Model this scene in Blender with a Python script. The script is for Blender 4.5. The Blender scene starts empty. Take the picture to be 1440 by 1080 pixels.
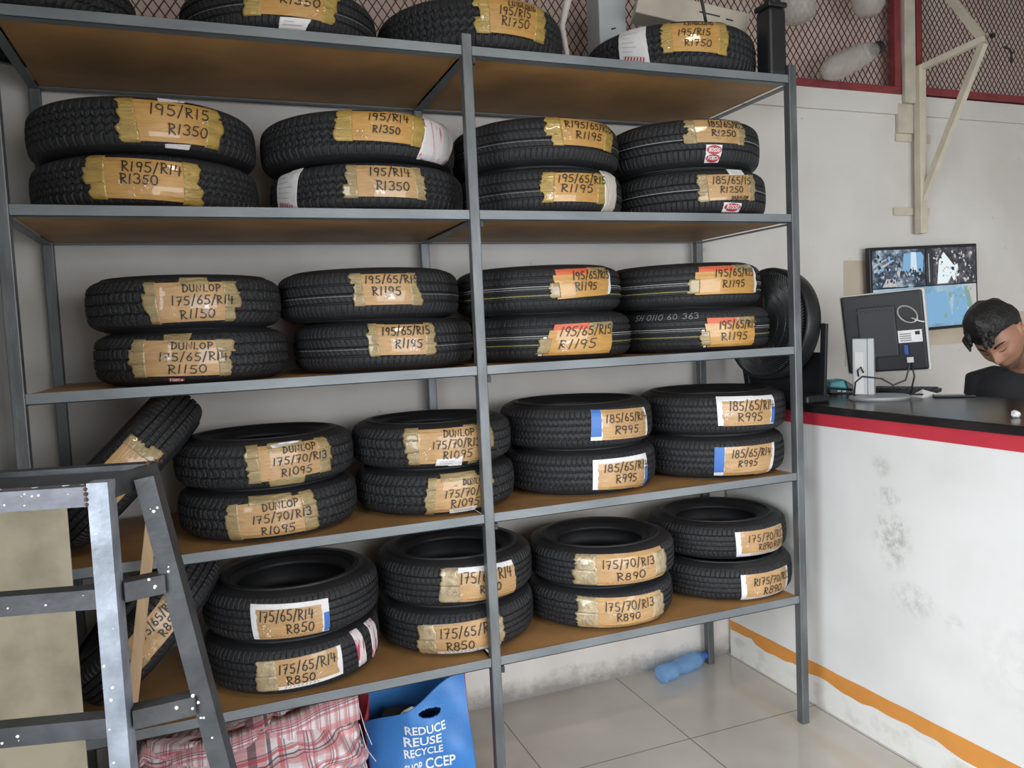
import bpy, bmesh, math, random
from mathutils import Vector, Matrix, noise
random.seed(7)
PI = math.pi
SC = bpy.context.scene
COL = SC.collection

# ------------------------------------------------------------------ camera, world, lights, exposure
cd = bpy.data.cameras.new('camera'); cam = bpy.data.objects.new('camera', cd); COL.objects.link(cam)
cd.sensor_width = 36.0; cd.lens = 1106.8 / 1440 * 36.0; cd.clip_start = 0.05
FW = Vector((0.35720699, 0.93158662, -0.06745019)); RT = Vector((0.93164313, -0.36051998, -0.04545794)); UP = Vector((0.06666515, 0.04660161, 0.99668653))
CAMP = Vector((-0.8359, -2.4608, 1.6211))
M = Matrix.Identity(4)
for i in range(3):
    M[i][0] = RT[i]; M[i][1] = UP[i]; M[i][2] = -FW[i]; M[i][3] = CAMP[i]
cam.matrix_world = M
SC.camera = cam
W = bpy.data.worlds.new('world'); SC.world = W; W.use_nodes = True
bg = W.node_tree.nodes['Background']; bg.inputs[0].default_value = (0.75, 0.84, 1.0, 1); bg.inputs[1].default_value = 0.35
vs = SC.view_settings
vs.view_transform = 'Standard'; vs.look = 'None'; vs.gamma = 1.0; vs.use_curve_mapping = False; vs.exposure = 0.0

def area(name, loc, target, sx, sy, power, color):
    d = bpy.data.lights.new(name, 'AREA'); d.shape = 'RECTANGLE'; d.size = sx; d.size_y = sy; d.energy = power; d.color = color
    o = bpy.data.objects.new(name, d); COL.objects.link(o); o.location = loc
    o.rotation_euler = (Vector(target) - Vector(loc)).to_track_quat('-Z', 'Y').to_euler()
    return o
# sky light over the street, coming in through the open shop front behind the photographer
area('sky_over_the_street', (1.3, -7.4, 2.5), (0.9, 0.0, 0.7), 6.4, 4.2, 650, (0.95, 0.97, 1.0))
# and through the roller door in the left wall
area('sky_over_the_yard', (-4.4, -3.3, 2.3), (0.9, -0.5, 0.7), 4.4, 3.4, 415, (0.90, 0.95, 1.0))
# added warm fill under the ceiling to lift the upper zone, no real fitting
area('added_ceiling_fill', (0.6, -2.6, 3.72), (0.6, -2.2, 0.0), 1.4, 0.14, 24, (1.0, 0.93, 0.82))
# ------------------------------------------------------------------ materials
MATS = {}
def mat(name, color, rough=0.6, metal=0.0, var=0.0, vscale=8.0, bump=0.0, bscale=40.0, coat=0.0, spec=0.5, color2=None, stretch=None, detail=5.0, lo=0.35, hi=0.7):
    if name in MATS: return MATS[name]
    m = bpy.data.materials.new(name); m.use_nodes = True; nt = m.node_tree; N = nt.nodes; L = nt.links
    b = N['Principled BSDF']; b.inputs['Base Color'].default_value = (*color, 1); b.inputs['Roughness'].default_value = rough
    b.inputs['Metallic'].default_value = metal; b.inputs['Coat Weight'].default_value = coat; b.inputs['Specular IOR Level'].default_value = spec
    tc = N.new('ShaderNodeTexCoord'); src = tc.outputs['Object']
    if stretch:
        mp = N.new('ShaderNodeMapping'); mp.inputs['Scale'].default_value = stretch; L.new(src, mp.inputs[0]); src = mp.outputs[0]
    if var or color2:
        n = N.new('ShaderNodeTexNoise'); n.inputs['Scale'].default_value = vscale; n.inputs['Detail'].default_value = detail; L.new(src, n.inputs['Vector'])
        r = N.new('ShaderNodeValToRGB'); L.new(n.outputs['Fac'], r.inputs[0])
        c2 = color2 or tuple(c * (1 - var) for c in color)
        r.color_ramp.elements[0].position = lo; r.color_ramp.elements[0].color = (*c2, 1)
        r.color_ramp.elements[1].position = hi; r.color_ramp.elements[1].color = (*color, 1)
        L.new(r.outputs[0], b.inputs['Base Color'])
    if bump:
        n2 = N.new('ShaderNodeTexNoise'); n2.inputs['Scale'].default_value = bscale; n2.inputs['Detail'].default_value = 4; L.new(src, n2.inputs['Vector'])
        bp = N.new('ShaderNodeBump'); bp.inputs['Strength'].default_value = bump; bp.inputs['Distance'].default_value = 0.01
        L.new(n2.outputs['Fac'], bp.inputs['Height']); L.new(bp.outputs[0], b.inputs['Normal'])
    MATS[name] = m; return m
def nodes_of(m): return m.node_tree.nodes, m.node_tree.links, m.node_tree.nodes['Principled BSDF']

RUB = mat('tyre_rubber', (0.019, 0.020, 0.0225), 0.66, var=0.3, vscale=30, bump=0.15, bscale=160)
RUBS = mat('sidewall_rubber', (0.019, 0.020, 0.0225), 0.55, var=0.25, vscale=14)
LINER = mat('inner_liner_rubber', (0.011, 0.0115, 0.013), 0.5, var=0.2, vscale=20)
CARD = mat('cardboard', (0.54, 0.325, 0.14), 0.42, var=0.22, vscale=22, stretch=(1, 1, 5), bump=0.25, bscale=25, coat=0.5)
CARDO = mat('cardboard_orange', (0.58, 0.315, 0.085), 0.4, var=0.2, vscale=22, stretch=(1, 1, 5), bump=0.2, bscale=25, coat=0.5)
TAPE = mat('brown_packing_tape', (0.42, 0.315, 0.15), 0.2, var=0.32, vscale=14, stretch=(1, 1, 4), bump=0.5, bscale=45, coat=0.8)
TAPEY = mat('yellow_packing_tape', (0.50, 0.335, 0.085), 0.2, var=0.28, vscale=14, stretch=(1, 1, 4), bump=0.5, bscale=45, coat=0.8)
CLEAR = mat('clear_tan_tape', (0.52, 0.41, 0.24), 0.14, var=0.4, vscale=40, bump=0.6, bscale=60, coat=1.0)
def film():
    m = bpy.data.materials.new('clear_tape_film'); m.use_nodes = True; N = m.node_tree.nodes; L = m.node_tree.links
    N.remove(N['Principled BSDF']); t = N.new('ShaderNodeBsdfTransparent'); g = N.new('ShaderNodeBsdfGlossy'); g.inputs['Roughness'].default_value = .12; g.inputs['Color'].default_value = (.95, .95, .95, 1)
    x = N.new('ShaderNodeMixShader'); x.inputs[0].default_value = .06; L.new(t.outputs[0], x.inputs[1]); L.new(g.outputs[0], x.inputs[2]); L.new(x.outputs[0], N['Material Output'].inputs[0]); return m
FILM = film()
INK = mat('marker_ink', (0.012, 0.009, 0.009), 0.5)
PAPER = mat('white_paper', (0.78, 0.77, 0.77), 0.55, var=0.1, vscale=30, bump=0.25, bscale=40)
BLUEP = mat('blue_print', (0.05, 0.16, 0.48), 0.45)
REDP = mat('red_print', (0.62, 0.13, 0.06), 0.45)
CRIM = mat('crimson_print', (0.42, 0.03, 0.05), 0.45)
CHALK = mat('chalk_mark', (0.20, 0.205, 0.21), 0.8)
YELM = mat('yellow_line', (0.34, 0.30, 0.06), 0.7)
WHM = mat('pale_line', (0.36, 0.36, 0.34), 0.7)
STEEL = mat('bare_steel', (0.20, 0.215, 0.225), 0.46, metal=0.55, var=0.45, vscale=18, stretch=(1, 1, .25), bump=0.12, bscale=60)
RAILM = mat('grey_painted_steel', (0.235, 0.26, 0.275), 0.5, metal=0.35, var=0.3, vscale=9, stretch=(.4, 1, 1), bump=0.1, bscale=60)
BOARD = mat('brown_hardboard', (0.47, 0.25, 0.09), 0.55, var=0.3, vscale=5, detail=8)

# ------------------------------------------------------------------ mesh helpers
def mk(name, V, F, m=None, parent=None, smooth=False, loc=None):
    me = bpy.data.meshes.new(name); me.from_pydata([tuple(v) for v in V], [], F); me.update()
    if m is not None:
        for x in (m if isinstance(m, (list, tuple)) else [m]): me.materials.append(x)
    if smooth:
        me.polygons.foreach_set('use_smooth', [True] * len(me.polygons))
    o = bpy.data.objects.new(name, me); COL.objects.link(o)
    if parent is not None: o.parent = parent
    if loc is not None: o.location = loc
    return o
def empty(name, loc, label=None, cat=None, group=None, rot=None):
    o = bpy.data.objects.new(name, None); COL.objects.link(o); o.location = loc; o.empty_display_size = 0.05
    if rot: o.rotation_euler = rot
    return tag(o, label, cat, group)
def tag(o, label=None, cat=None, group=None, kind=None):
    if label: o['label'] = label
    if cat: o['category'] = cat
    if group: o['group'] = group
    if kind: o['kind'] = kind
    return o
class MB:
    def __init__(s): s.V = []; s.F = []; s.mi = []
    def add(s, V, F, mi=0):
        n = len(s.V); s.V += [tuple(v) for v in V]; s.F += [tuple(i + n for i in f) for f in F]; s.mi += [mi] * len(F); return s
    def box(s, a, b, mi=0, mtx=None):
        x0, y0, z0 = a; x1, y1, z1 = b
        V = [(x0, y0, z0), (x1, y0, z0), (x1, y1, z0), (x0, y1, z0), (x0, y0, z1), (x1, y0, z1), (x1, y1, z1), (x0, y1, z1)]
        if mtx is not None: V = [mtx @ Vector(v) for v in V]
        return s.add(V, [(0, 3, 2, 1), (4, 5, 6, 7), (0, 1, 5, 4), (1, 2, 6, 5), (2, 3, 7, 6), (3, 0, 4, 7)], mi)
    def bar(s, a, b, w, h, up=(0, 0, 1), mi=0):
        a = Vector(a); b = Vector(b); d = (b - a).normalized(); up = Vector(up)
        x = d.cross(up)
        if x.length < 1e-4: x = d.cross(Vector((0, 1, 0)))
        x.normalize(); y = x.cross(d).normalized(); V = []
        for p in (a, b):
            for sx, sy in ((-1, -1), (1, -1), (1, 1), (-1, 1)): V.append(p + x * (sx * w / 2) + y * (sy * h / 2))
        return s.add(V, [(0, 1, 2, 3), (7, 6, 5, 4), (0, 4, 5, 1), (1, 5, 6, 2), (2, 6, 7, 3), (3, 7, 4, 0)], mi)
    def tube(s, pts, r, n=8, mi=0, closed=False):
        pts = [Vector(p) for p in pts]; V = []; F = []; prev = None; k = len(pts)
        for i, p in enumerate(pts):
            if closed: d = pts[(i + 1) % k] - pts[i - 1]
            else: d = pts[min(i + 1, k - 1)] - pts[max(i - 1, 0)]
            d.normalize()
            if prev is None:
                x = d.cross(Vector((0, 0, 1)))
                if x.length < 1e-3: x = d.cross(Vector((0, 1, 0)))
            else: x = prev - d * prev.dot(d)
            x.normalize(); prev = x; y = d.cross(x); rr = r[i] if isinstance(r, (list, tuple)) else r
            for j in range(n): V.append(p + x * (rr * math.cos(2 * PI * j / n)) + y * (rr * math.sin(2 * PI * j / n)))
        for i in range(k if closed else k - 1):
            a = i * n; b = ((i + 1) % k) * n
            for j in range(n): F.append((a + j, a + (j + 1) % n, b + (j + 1) % n, b + j))
        if not closed: F += [tuple(range(n))[::-1], tuple(range((k - 1) * n, k * n))]
        return s.add(V, F, mi)
    def lathe(s, prof, n=32, mi=0, mtx=None, caps=True):
        V = []; F = []
        for r, z in prof:
            for j in range(n): V.append(Vector((r * math.cos(2 * PI * j / n), r * math.sin(2 * PI * j / n), z)))
        for i in range(len(prof) - 1):
            for j in range(n): F.append((i * n + j, i * n + (j + 1) % n, (i + 1) * n + (j + 1) % n, (i + 1) * n + j))
        if caps: F += [tuple(range(n))[::-1], tuple(range((len(prof) - 1) * n, len(prof) * n))]
        if mtx is not None: V = [mtx @ v for v in V]
        return s.add(V, F, mi)
    def build(s, name, m, parent=None, smooth=False, bevel=0.0, loc=None):
        o = mk(name, s.V, s.F, m, parent, smooth, loc)
        if isinstance(m, (list, tuple)): o.data.polygons.foreach_set('material_index', s.mi)
        if bevel:
            b = o.modifiers.new('b', 'BEVEL'); b.width = bevel; b.segments = 2; b.limit_method = 'ANGLE'
        return o
def autosmooth(o, ang=0.6):
    o.data.polygons.foreach_set('use_smooth', [True] * len(o.data.polygons))
    o.data.set_sharp_from_angle(angle=ang)
    return o

# ------------------------------------------------------------------ hand lettering: strokes on a unit box (x 0..w, y 0..1)
def arc(cx, cy, rx, ry, a0, a1, n=10):
    return [(cx + rx * math.cos(math.radians(a0 + (a1 - a0) * i / n)), cy + ry * math.sin(math.radians(a0 + (a1 - a0) * i / n))) for i in range(n + 1)]
GL = {
 '0': (.62, [arc(.31, .5, .29, .48, 100, 460, 16)]),
 '1': (.3, [[(.2, 1), (.1, 0)]]),
 '2': (.6, [arc(.3, .72, .26, .27, 160, -40, 10) + [(.03, .02), (.6, .04)]]),
 '3': (.6, [arc(.27, .75, .27, .24, 150, -90, 9) + arc(.27, .26, .3, .26, 90, -150, 10)]),
 '4': (.62, [[(.12, 1), (.04, .42), (.6, .46)], [(.48, .85), (.42, 0)]]),
 '5': (.62, [[(.6, .98), (.18, .96), (.1, .56)] + arc(.28, .3, .3, .29, 110, -140, 10)]),
 '6': (.58, [[(.45, 1), (.14, .6)] + arc(.29, .27, .25, .26, 150, 520, 14)]),
 '7': (.6, [[(.02, .96), (.58, .98), (.22, 0)], [(.16, .5), (.52, .54)]]),
 '8': (.58, [arc(.3, .74, .22, .23, 270, -90, 12) + arc(.28, .26, .27, .26, 90, 450, 14)]),
 '9': (.56, [arc(.28, .72, .24, .25, 0, 360, 14) + [(.5, .6), (.38, 0)]]),
 '/': (.42, [[(.42, 1.12), (.02, -.12)]]),
 ' ': (.35, []),
 'A': (.62, [[(0, 0), (.32, 1), (.6, 0)], [(.12, .36), (.5, .36)]]),
 'C': (.58, [arc(.33, .5, .3, .48, 50, 310, 12)]),
 'D': (.64, [[(.08, 0), (.12, 1)], [(0, .97)] + arc(.16, .5, .44, .48, 85, -88, 10)]),
 'F': (.52, [[(.06, 0), (.1, 1), (.52, 1)], [(.08, .52), (.44, .54)]]),
 'G': (.62, [arc(.33, .5, .3, .48, 55, 330, 12) + [(.6, .44), (.36, .44)]]),
 'H': (.6, [[(.06, 1), (.04, 0)], [(.56, 1), (.54, 0)], [(.05, .5), (.55, .52)]]),
 'I': (.2, [[(.1, 1), (.1, 0)]]),
 'L': (.5, [[(.1, 1), (.05, .03), (.5, .06)]]),
 'N': (.64, [[(.04, 0), (.08, 1), (.54, .04), (.6, 1)]]),
 'O': (.66, [arc(.33, .5, .31, .47, 95, 455, 16)]),
 'P': (.55, [[(.08, 0), (.1, 1)], [(.02, .98)] + arc(.2, .74, .34, .25, 85, -95, 8)]),
 'R': (.62, [[(.1, 0), (.12, 1)], [(.02, .98)] + arc(.22, .76, .32, .23, 85, -95, 8) + [(.14, .5), (.62, 0)]]),
 'S': (.56, [arc(.3, .74, .25, .24, 40, 250, 9) + arc(.26, .26, .27, .26, 80, -140, 9)]),
 'U': (.6, [[(.04, 1), (.06, .4)] + arc(.31, .3, .25, .29, 190, 350, 8) + [(.56, 1)]]),
}
def lettering(text, rnd=None, gap=.2):
    """list of polylines in a box of width wtot and height 1"""
    x = 0; out = []
    for ch in text:
        w, st = GL[ch]
        jy = rnd.uniform(-.05, .05) if rnd else 0; sc = rnd.uniform(.92, 1.06) if rnd else 1; sl = .06 + (rnd.uniform(-.05, .05) if rnd else 0)
        for p in st: out.append([(x + px * sc + sl * py, jy + py * sc) for px, py in p])
        x += w + gap
    return out, max(x - gap, .1)
def ribbon(mb, poly, wd, fn, mi=0):
    """poly in flat metric coords -> strip of width wd, mapped by fn(u, v)"""
    P = []
    for i in range(len(poly) - 1):
        a = Vector(poly[i]); b = Vector(poly[i + 1]); n = max(1, int((b - a).length / .012))
        for k in range(n): P.append(a.lerp(b, k / n))
    P.append(Vector(poly[-1])); V = []; F = []
    for i, p in enumerate(P):
        d = P[min(i + 1, len(P) - 1)] - P[max(i - 1, 0)]
        if d.length < 1e-9: d = Vector((1, 0))
        d.normalize(); n = Vector((-d.y, d.x)) * (wd / 2)
        if i == 0: p = p - d * wd * .4
        if i == len(P) - 1: p = p + d * wd * .4
        V += [fn(*(p + n)), fn(*(p - n))]
        if i: F.append((2 * i - 2, 2 * i - 1, 2 * i + 1, 2 * i))
    mb.add(V, F, mi)
# ------------------------------------------------------------------ the room
WX0, WX1, WY1, WY0, CEIL = -1.48, 5.2, 0.69, -3.7, 3.8
LEDGE_Z = 2.645
def wall_material():
    m = mat('wall_paint', (0.70, 0.665, 0.60), 0.85); N, L, b = nodes_of(m)
    tc = N.new('ShaderNodeTexCoord'); sep = N.new('ShaderNodeSeparateXYZ'); L.new(tc.outputs['Object'], sep.inputs[0])
    n = N.new('ShaderNodeTexNoise'); n.inputs['Scale'].default_value = 1.6; n.inputs['Detail'].default_value = 7; L.new(tc.outputs['Object'], n.inputs['Vector'])
    r = N.new('ShaderNodeValToRGB'); r.color_ramp.elements[0].position = .38; r.color_ramp.elements[0].color = (0.60, 0.57, 0.53, 1); r.color_ramp.elements[1].position = .62; r.color_ramp.elements[1].color = (0.70, 0.68, 0.64, 1)
    L.new(n.outputs['Fac'], r.inputs[0])
    # scuffs
    n2 = N.new('ShaderNodeTexNoise'); n2.inputs['Scale'].default_value = 14; n2.inputs['Detail'].default_value = 9; n2.inputs['Roughness'].default_value = .7; L.new(tc.outputs['Object'], n2.inputs['Vector'])
    r2 = N.new('ShaderNodeValToRGB'); r2.color_ramp.elements[0].position = .66; r2.color_ramp.elements[0].color = (0, 0, 0, 1); r2.color_ramp.elements[1].position = .72; r2.color_ramp.elements[1].color = (.55, .55, .55, 1)
    L.new(n2.outputs['Fac'], r2.inputs[0])
    mx = N.new('ShaderNodeMix'); mx.data_type = 'RGBA'; L.new(r2.outputs[0], mx.inputs['Factor']); L.new(r.outputs[0], mx.inputs['A']); mx.inputs['B'].default_value = (.30, .27, .25, 1)
    # grime splashed along the floor line
    ma = N.new('ShaderNodeMath'); ma.operation = 'MULTIPLY_ADD'; L.new(n2.outputs['Fac'], ma.inputs[0]); ma.inputs[1].default_value = -.16; zp = N.new('ShaderNodeMath'); zp.operation = 'ADD'; L.new(sep.outputs['Z'], zp.inputs[0]); zp.inputs[1].default_value = .068; L.new(zp.outputs[0], ma.inputs[2])
    r3 = N.new('ShaderNodeValToRGB'); r3.color_ramp.elements[0].position = 0.0; r3.color_ramp.elements[0].color = (.75, .75, .75, 1); r3.color_ramp.elements[1].position = .085; r3.color_ramp.elements[1].color = (0, 0, 0, 1)
    L.new(ma.outputs[0], r3.inputs[0])
    mx2 = N.new('ShaderNodeMix'); mx2.data_type = 'RGBA'; L.new(r3.outputs[0], mx2.inputs['Factor']); L.new(mx.outputs['Result'], mx2.inputs['A']); mx2.inputs['B'].default_value = (.14, .13, .125, 1)
    L.new(mx2.outputs['Result'], b.inputs['Base Color'])
    return m
WALL = wall_material()
def floor_material():
    m = mat('floor_tiles', (.5, .48, .44), 0.12, coat=0.0, spec=.6); N, L, b = nodes_of(m)
    tc = N.new('ShaderNodeTexCoord'); sep = N.new('ShaderNodeSeparateXYZ'); L.new(tc.outputs['Object'], sep.inputs[0])
    def line(out, off):
        a = N.new('ShaderNodeMath'); a.operation = 'SUBTRACT'; L.new(sep.outputs[out], a.inputs[0]); a.inputs[1].default_value = off
        d = N.new('ShaderNodeMath'); d.operation = 'DIVIDE'; L.new(a.outputs[0], d.inputs[0]); d.inputs[1].default_value = .61
        fr = N.new('ShaderNodeMath'); fr.operation = 'FRACT'; L.new(d.outputs[0], fr.inputs[0])
        s = N.new('ShaderNodeMath'); s.operation = 'SUBTRACT'; L.new(fr.outputs[0], s.inputs[0]); s.inputs[1].default_value = .5
        ab = N.new('ShaderNodeMath'); ab.operation = 'ABSOLUTE'; L.new(s.outputs[0], ab.inputs[0])
        g = N.new('ShaderNodeMath'); g.operation = 'GREATER_THAN'; L.new(ab.outputs[0], g.inputs[0]); g.inputs[1].default_value = .4965
        return g
    gx = line('X', .21); gy = line('Y', .09)
    mxx = N.new('ShaderNodeMath'); mxx.operation = 'MAXIMUM'; L.new(gx.outputs[0], mxx.inputs[0]); L.new(gy.outputs[0], mxx.inputs[1])
    n = N.new('ShaderNodeTexNoise'); n.inputs['Scale'].default_value = 2.2; n.inputs['Detail'].default_value = 8; L.new(tc.outputs['Object'], n.inputs['Vector'])
    r = N.new('ShaderNodeValToRGB'); r.color_ramp.elements[0].position = .35; r.color_ramp.elements[0].color = (.44, .42, .375, 1); r.color_ramp.elements[1].position = .7; r.color_ramp.elements[1].color = (.55, .525, .475, 1)
    L.new(n.outputs['Fac'], r.inputs[0])
    mx = N.new('ShaderNodeMix'); mx.data_type = 'RGBA'; L.new(mxx.outputs[0], mx.inputs['Factor']); L.new(r.outputs[0], mx.inputs['A']); mx.inputs['B'].default_value = (.13, .12, .11, 1)
    L.new(mx.outputs['Result'], b.inputs['Base Color'])
    rr = N.new('ShaderNodeMapRange'); L.new(n.outputs['Fac'], rr.inputs['Value']); rr.inputs['To Min'].default_value = .05; rr.inputs['To Max'].default_value = .16
    L.new(rr.outputs[0], b.inputs['Roughness'])
    return m
CEILM = mat('ceiling_paint', (.55, .52, .47), .9, var=.2, vscale=2)
def struct(o): return tag(o, kind='structure')
struct(MB().box((WX0 - .2, WY0 - .15, -.1), (WX1 + .2, WY1 + .2, 0)).build('floor', floor_material()))
struct(MB().box((-6, -12, -.12), (9, WY0 - .151, -.02)).box((-8, WY0 - .15, -.12), (WX0 - .201, WY1, -.02)).build('pavement', mat('concrete_paving', (.42, .41, .39), .85, var=.2, vscale=3)))
struct(MB().box((WX0 - .2, WY0, CEIL), (WX1 + .2, WY1 + .5, CEIL + .1)).build('ceiling', CEILM))
# back wall: below the window band, with the set-back plaster field under a ledge line, and panels round the meshed opening
bw = MB(); bw.box((WX0 - .2, WY1, 0), (WX1 + .2, WY1 + .2, LEDGE_Z)).box((WX0 - .2, WY1 - .018, LEDGE_Z), (WX1 + .2, WY1 + .2, 2.745))
bw.box((WX0 - .2, WY1 + .10, 2.745), (WX1 + .2, WY1 + .2, CEIL))
bo = struct(bw.build('wall_back', WALL))
LW = mat('left_wall_paint', (.56, .565, .55), .85, var=.22, vscale=3, stretch=(1, 2.5, .5))
lw_ = MB(); lw_.box((WX0 - .2, -.95, 0), (WX0, WY1, CEIL)).box((WX0 - .2, WY0, 2.4), (WX0, -.95, CEIL)).box((WX0 - .2, WY0, 0), (WX0, WY0 + .15, 2.4))
struct(lw_.build('wall_left', LW))
struct(MB().box((WX1, WY0, 0), (WX1 + .2, WY1, CEIL)).build('wall_right', LW))
fw_ = MB()  # unseen wall, added as occluder; its opening darkens the rack's top and left
fw_.box((WX0, WY0 - .15, 0), (-.55, WY0, CEIL)).box((3.9, WY0 - .15, 0), (WX1, WY0, CEIL)).box((-.55, WY0 - .15, 2.3), (3.9, WY0, CEIL))
struct(fw_.build('wall_front_occluder', LW))
# faint old-paint patches on the back wall
OLD = mat('old_paint', (.58, .50, .385), .85, var=.12, vscale=6)
tag(MB().box((2.205, WY1 - .0015, 1.36), (2.36, WY1, 1.90)).build('trim_1', OLD), kind='structure')
tag(MB().box((2.50, WY1 - .0015, 1.44), (3.7, WY1, 1.60)).build('trim_2', OLD), kind='structure')

# meshed opening: pinkish plaster lies behind, red steel frame, diamond mesh
PINK = mat('pink_plaster', (.80, .68, .61), .9, var=.25, vscale=2.5, color2=(.74, .55, .49))
struct(MB().box((WX0, WY1 + .085, 2.745), (WX1, WY1 + .10, CEIL)).build('trim_3', PINK))
REDS = mat('dark_red_paint', (.27, .045, .05), .55, var=.3, vscale=12)
WIRE = mat('rusty_mesh_wire', (.085, .05, .042), .6, metal=.3, var=.3, vscale=20)
CREAM = mat('cream_gloss_paint', (.66, .60, .485), .45, var=.16, vscale=10)
def mesh_panel(x0, x1, z0, z1, px, pz, label):
    t = empty('mesh_panel', ((x0 + x1) / 2, WY1 + .03, z0), label, 'mesh screen', 'diamond mesh panels over the opening')
    ox, oy, oz = t.location
    fr = MB()
    for a, b in (((x0, WY1 - .02, z0), (x1, WY1 + .03, z0 + .04)), ((x0, WY1 - .02, z1 - .04), (x1, WY1 + .03, z1)), ((x0, WY1 - .02, z0 + .04), (x0 + .04, WY1 + .03, z1 - .04)), ((x1 - .04, WY1 - .02, z0 + .04), (x1, WY1 + .03, z1 - .04))):
        fr.box(Vector(a) - t.location, Vector(b) - t.location)
    fr.build('frame', REDS, t, bevel=.004)
    g = MB(); X0, X1, Z0, Z1 = x0 + .03, x1 - .03, z0 + .03, z1 - .03
    k = pz / px; H = Z1 - Z0
    for sgn in (1, -1):
        s = X0 - (H / k if sgn > 0 else 0)
        while s < X1 + (0 if sgn > 0 else H / k):
            xa, za, xb, zb = s, Z0, s + sgn * H / k, Z1
            lo, hi = (X0 - xa) / (xb - xa), (X1 - xa) / (xb - xa)
            if lo > hi: lo, hi = hi, lo
            lo, hi = max(lo, 0), min(hi, 1)
            if hi - lo > .002:
                a = Vector((xa + (xb - xa) * lo - ox, sgn * .0015 - .012, za + (zb - za) * lo - oz)); b = Vector((xa + (xb - xa) * hi - ox, sgn * .0015 - .012, za + (zb - za) * hi - oz))
                g.bar(a, b, .0042, .0024, up=(0, 1, 0))
            s += px
    g.build('wire_mesh', WIRE, t)
    return t
mesh_panel(-1.36, 2.59, 2.745, 3.72, .038, .056, 'dark red framed diamond mesh panel over the opening above the tyre rack')
mesh_panel(2.70, 5.1, 2.755, 3.72, .034, .048, 'dark red framed diamond mesh panel behind the cream wall bracket')
# cream mullion between the two panels
mo = MB(); mo.box((2.592, WY1 - .045, 2.70), (2.665, WY1 - .018, 3.78)); mo.box((2.565, WY1 - .024, 2.55), (2.68, WY1 - .0005, 2.70))
tag(mo.build('trim_4', mat('stained_cream_paint', (.60, .54, .45), .7, var=.22, vscale=12), bevel=.006), kind='structure')
# ------------------------------------------------------------------ the welded steel rack
ZS = [2.5334, 2.0131, 1.5067, 1.0128, 0.5212]
RX0, RX1, RD = -1.3202, 1.294, 0.6322
rack = empty('storage_rack', (0, 0.3, 0), 'large welded grey steel rack with brown board shelves full of tyres', 'shelving rack')
PO = 0.034
def rk(o): o.location = o.location - Vector((0, .3, 0)); return o
for x in (RX0, 0.0, RX1):
    for y in (0.0, RD):
        top = 2.575 if y == 0 else 2.53
        b = MB(); b.box((x - PO / 2, y - PO / 2, 0), (x + PO / 2, y + PO / 2, top))
        rk(b.build('post', STEEL, rack, bevel=.003))
for z in ZS:
    for xa, xb in ((RX0, 0.0), (0.0, RX1)):
        a, b_ = xa + PO / 2, xb - PO / 2
        m = MB(); m.box((a, -.012, z - .028), (b_, -.008, z + .004)); m.box((a, -.012, z - .028), (b_, .022, z - .024))
        rk(m.build('front_rail', RAILM, rack, bevel=.001))
        m = MB(); m.box((a, RD + .004, z - .028), (b_, RD + .008, z + .002)); m.box((a, RD - .022, z - .028), (b_, RD + .008, z - .024))
        rk(m.build('back_rail', RAILM, rack, bevel=.001))
        m = MB(); m.box((a, -.0075, z - .0235), (b_, RD + .0035, z))
        rk(m.build('shelf_board', BOARD, rack, bevel=.001))
    for x in (RX0, 0.0, RX1):
        m = MB(); m.box((x - .014, PO / 2, z - .032), (x + .014, RD - PO / 2, z - .0285))
        rk(m.build('cross_rail', RAILM, rack))
# welded lugs and bolt nuts on the front posts under each shelf
for z in ZS:
    m = MB(); m.box((PO / 2, -.016, z - .052), (PO / 2 + .012, .006, z - .030)); rk(m.build('bolt_lug', mat('dark_lug_steel', (.05, .05, .05), .5, metal=.5), rack, bevel=.002))
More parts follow.
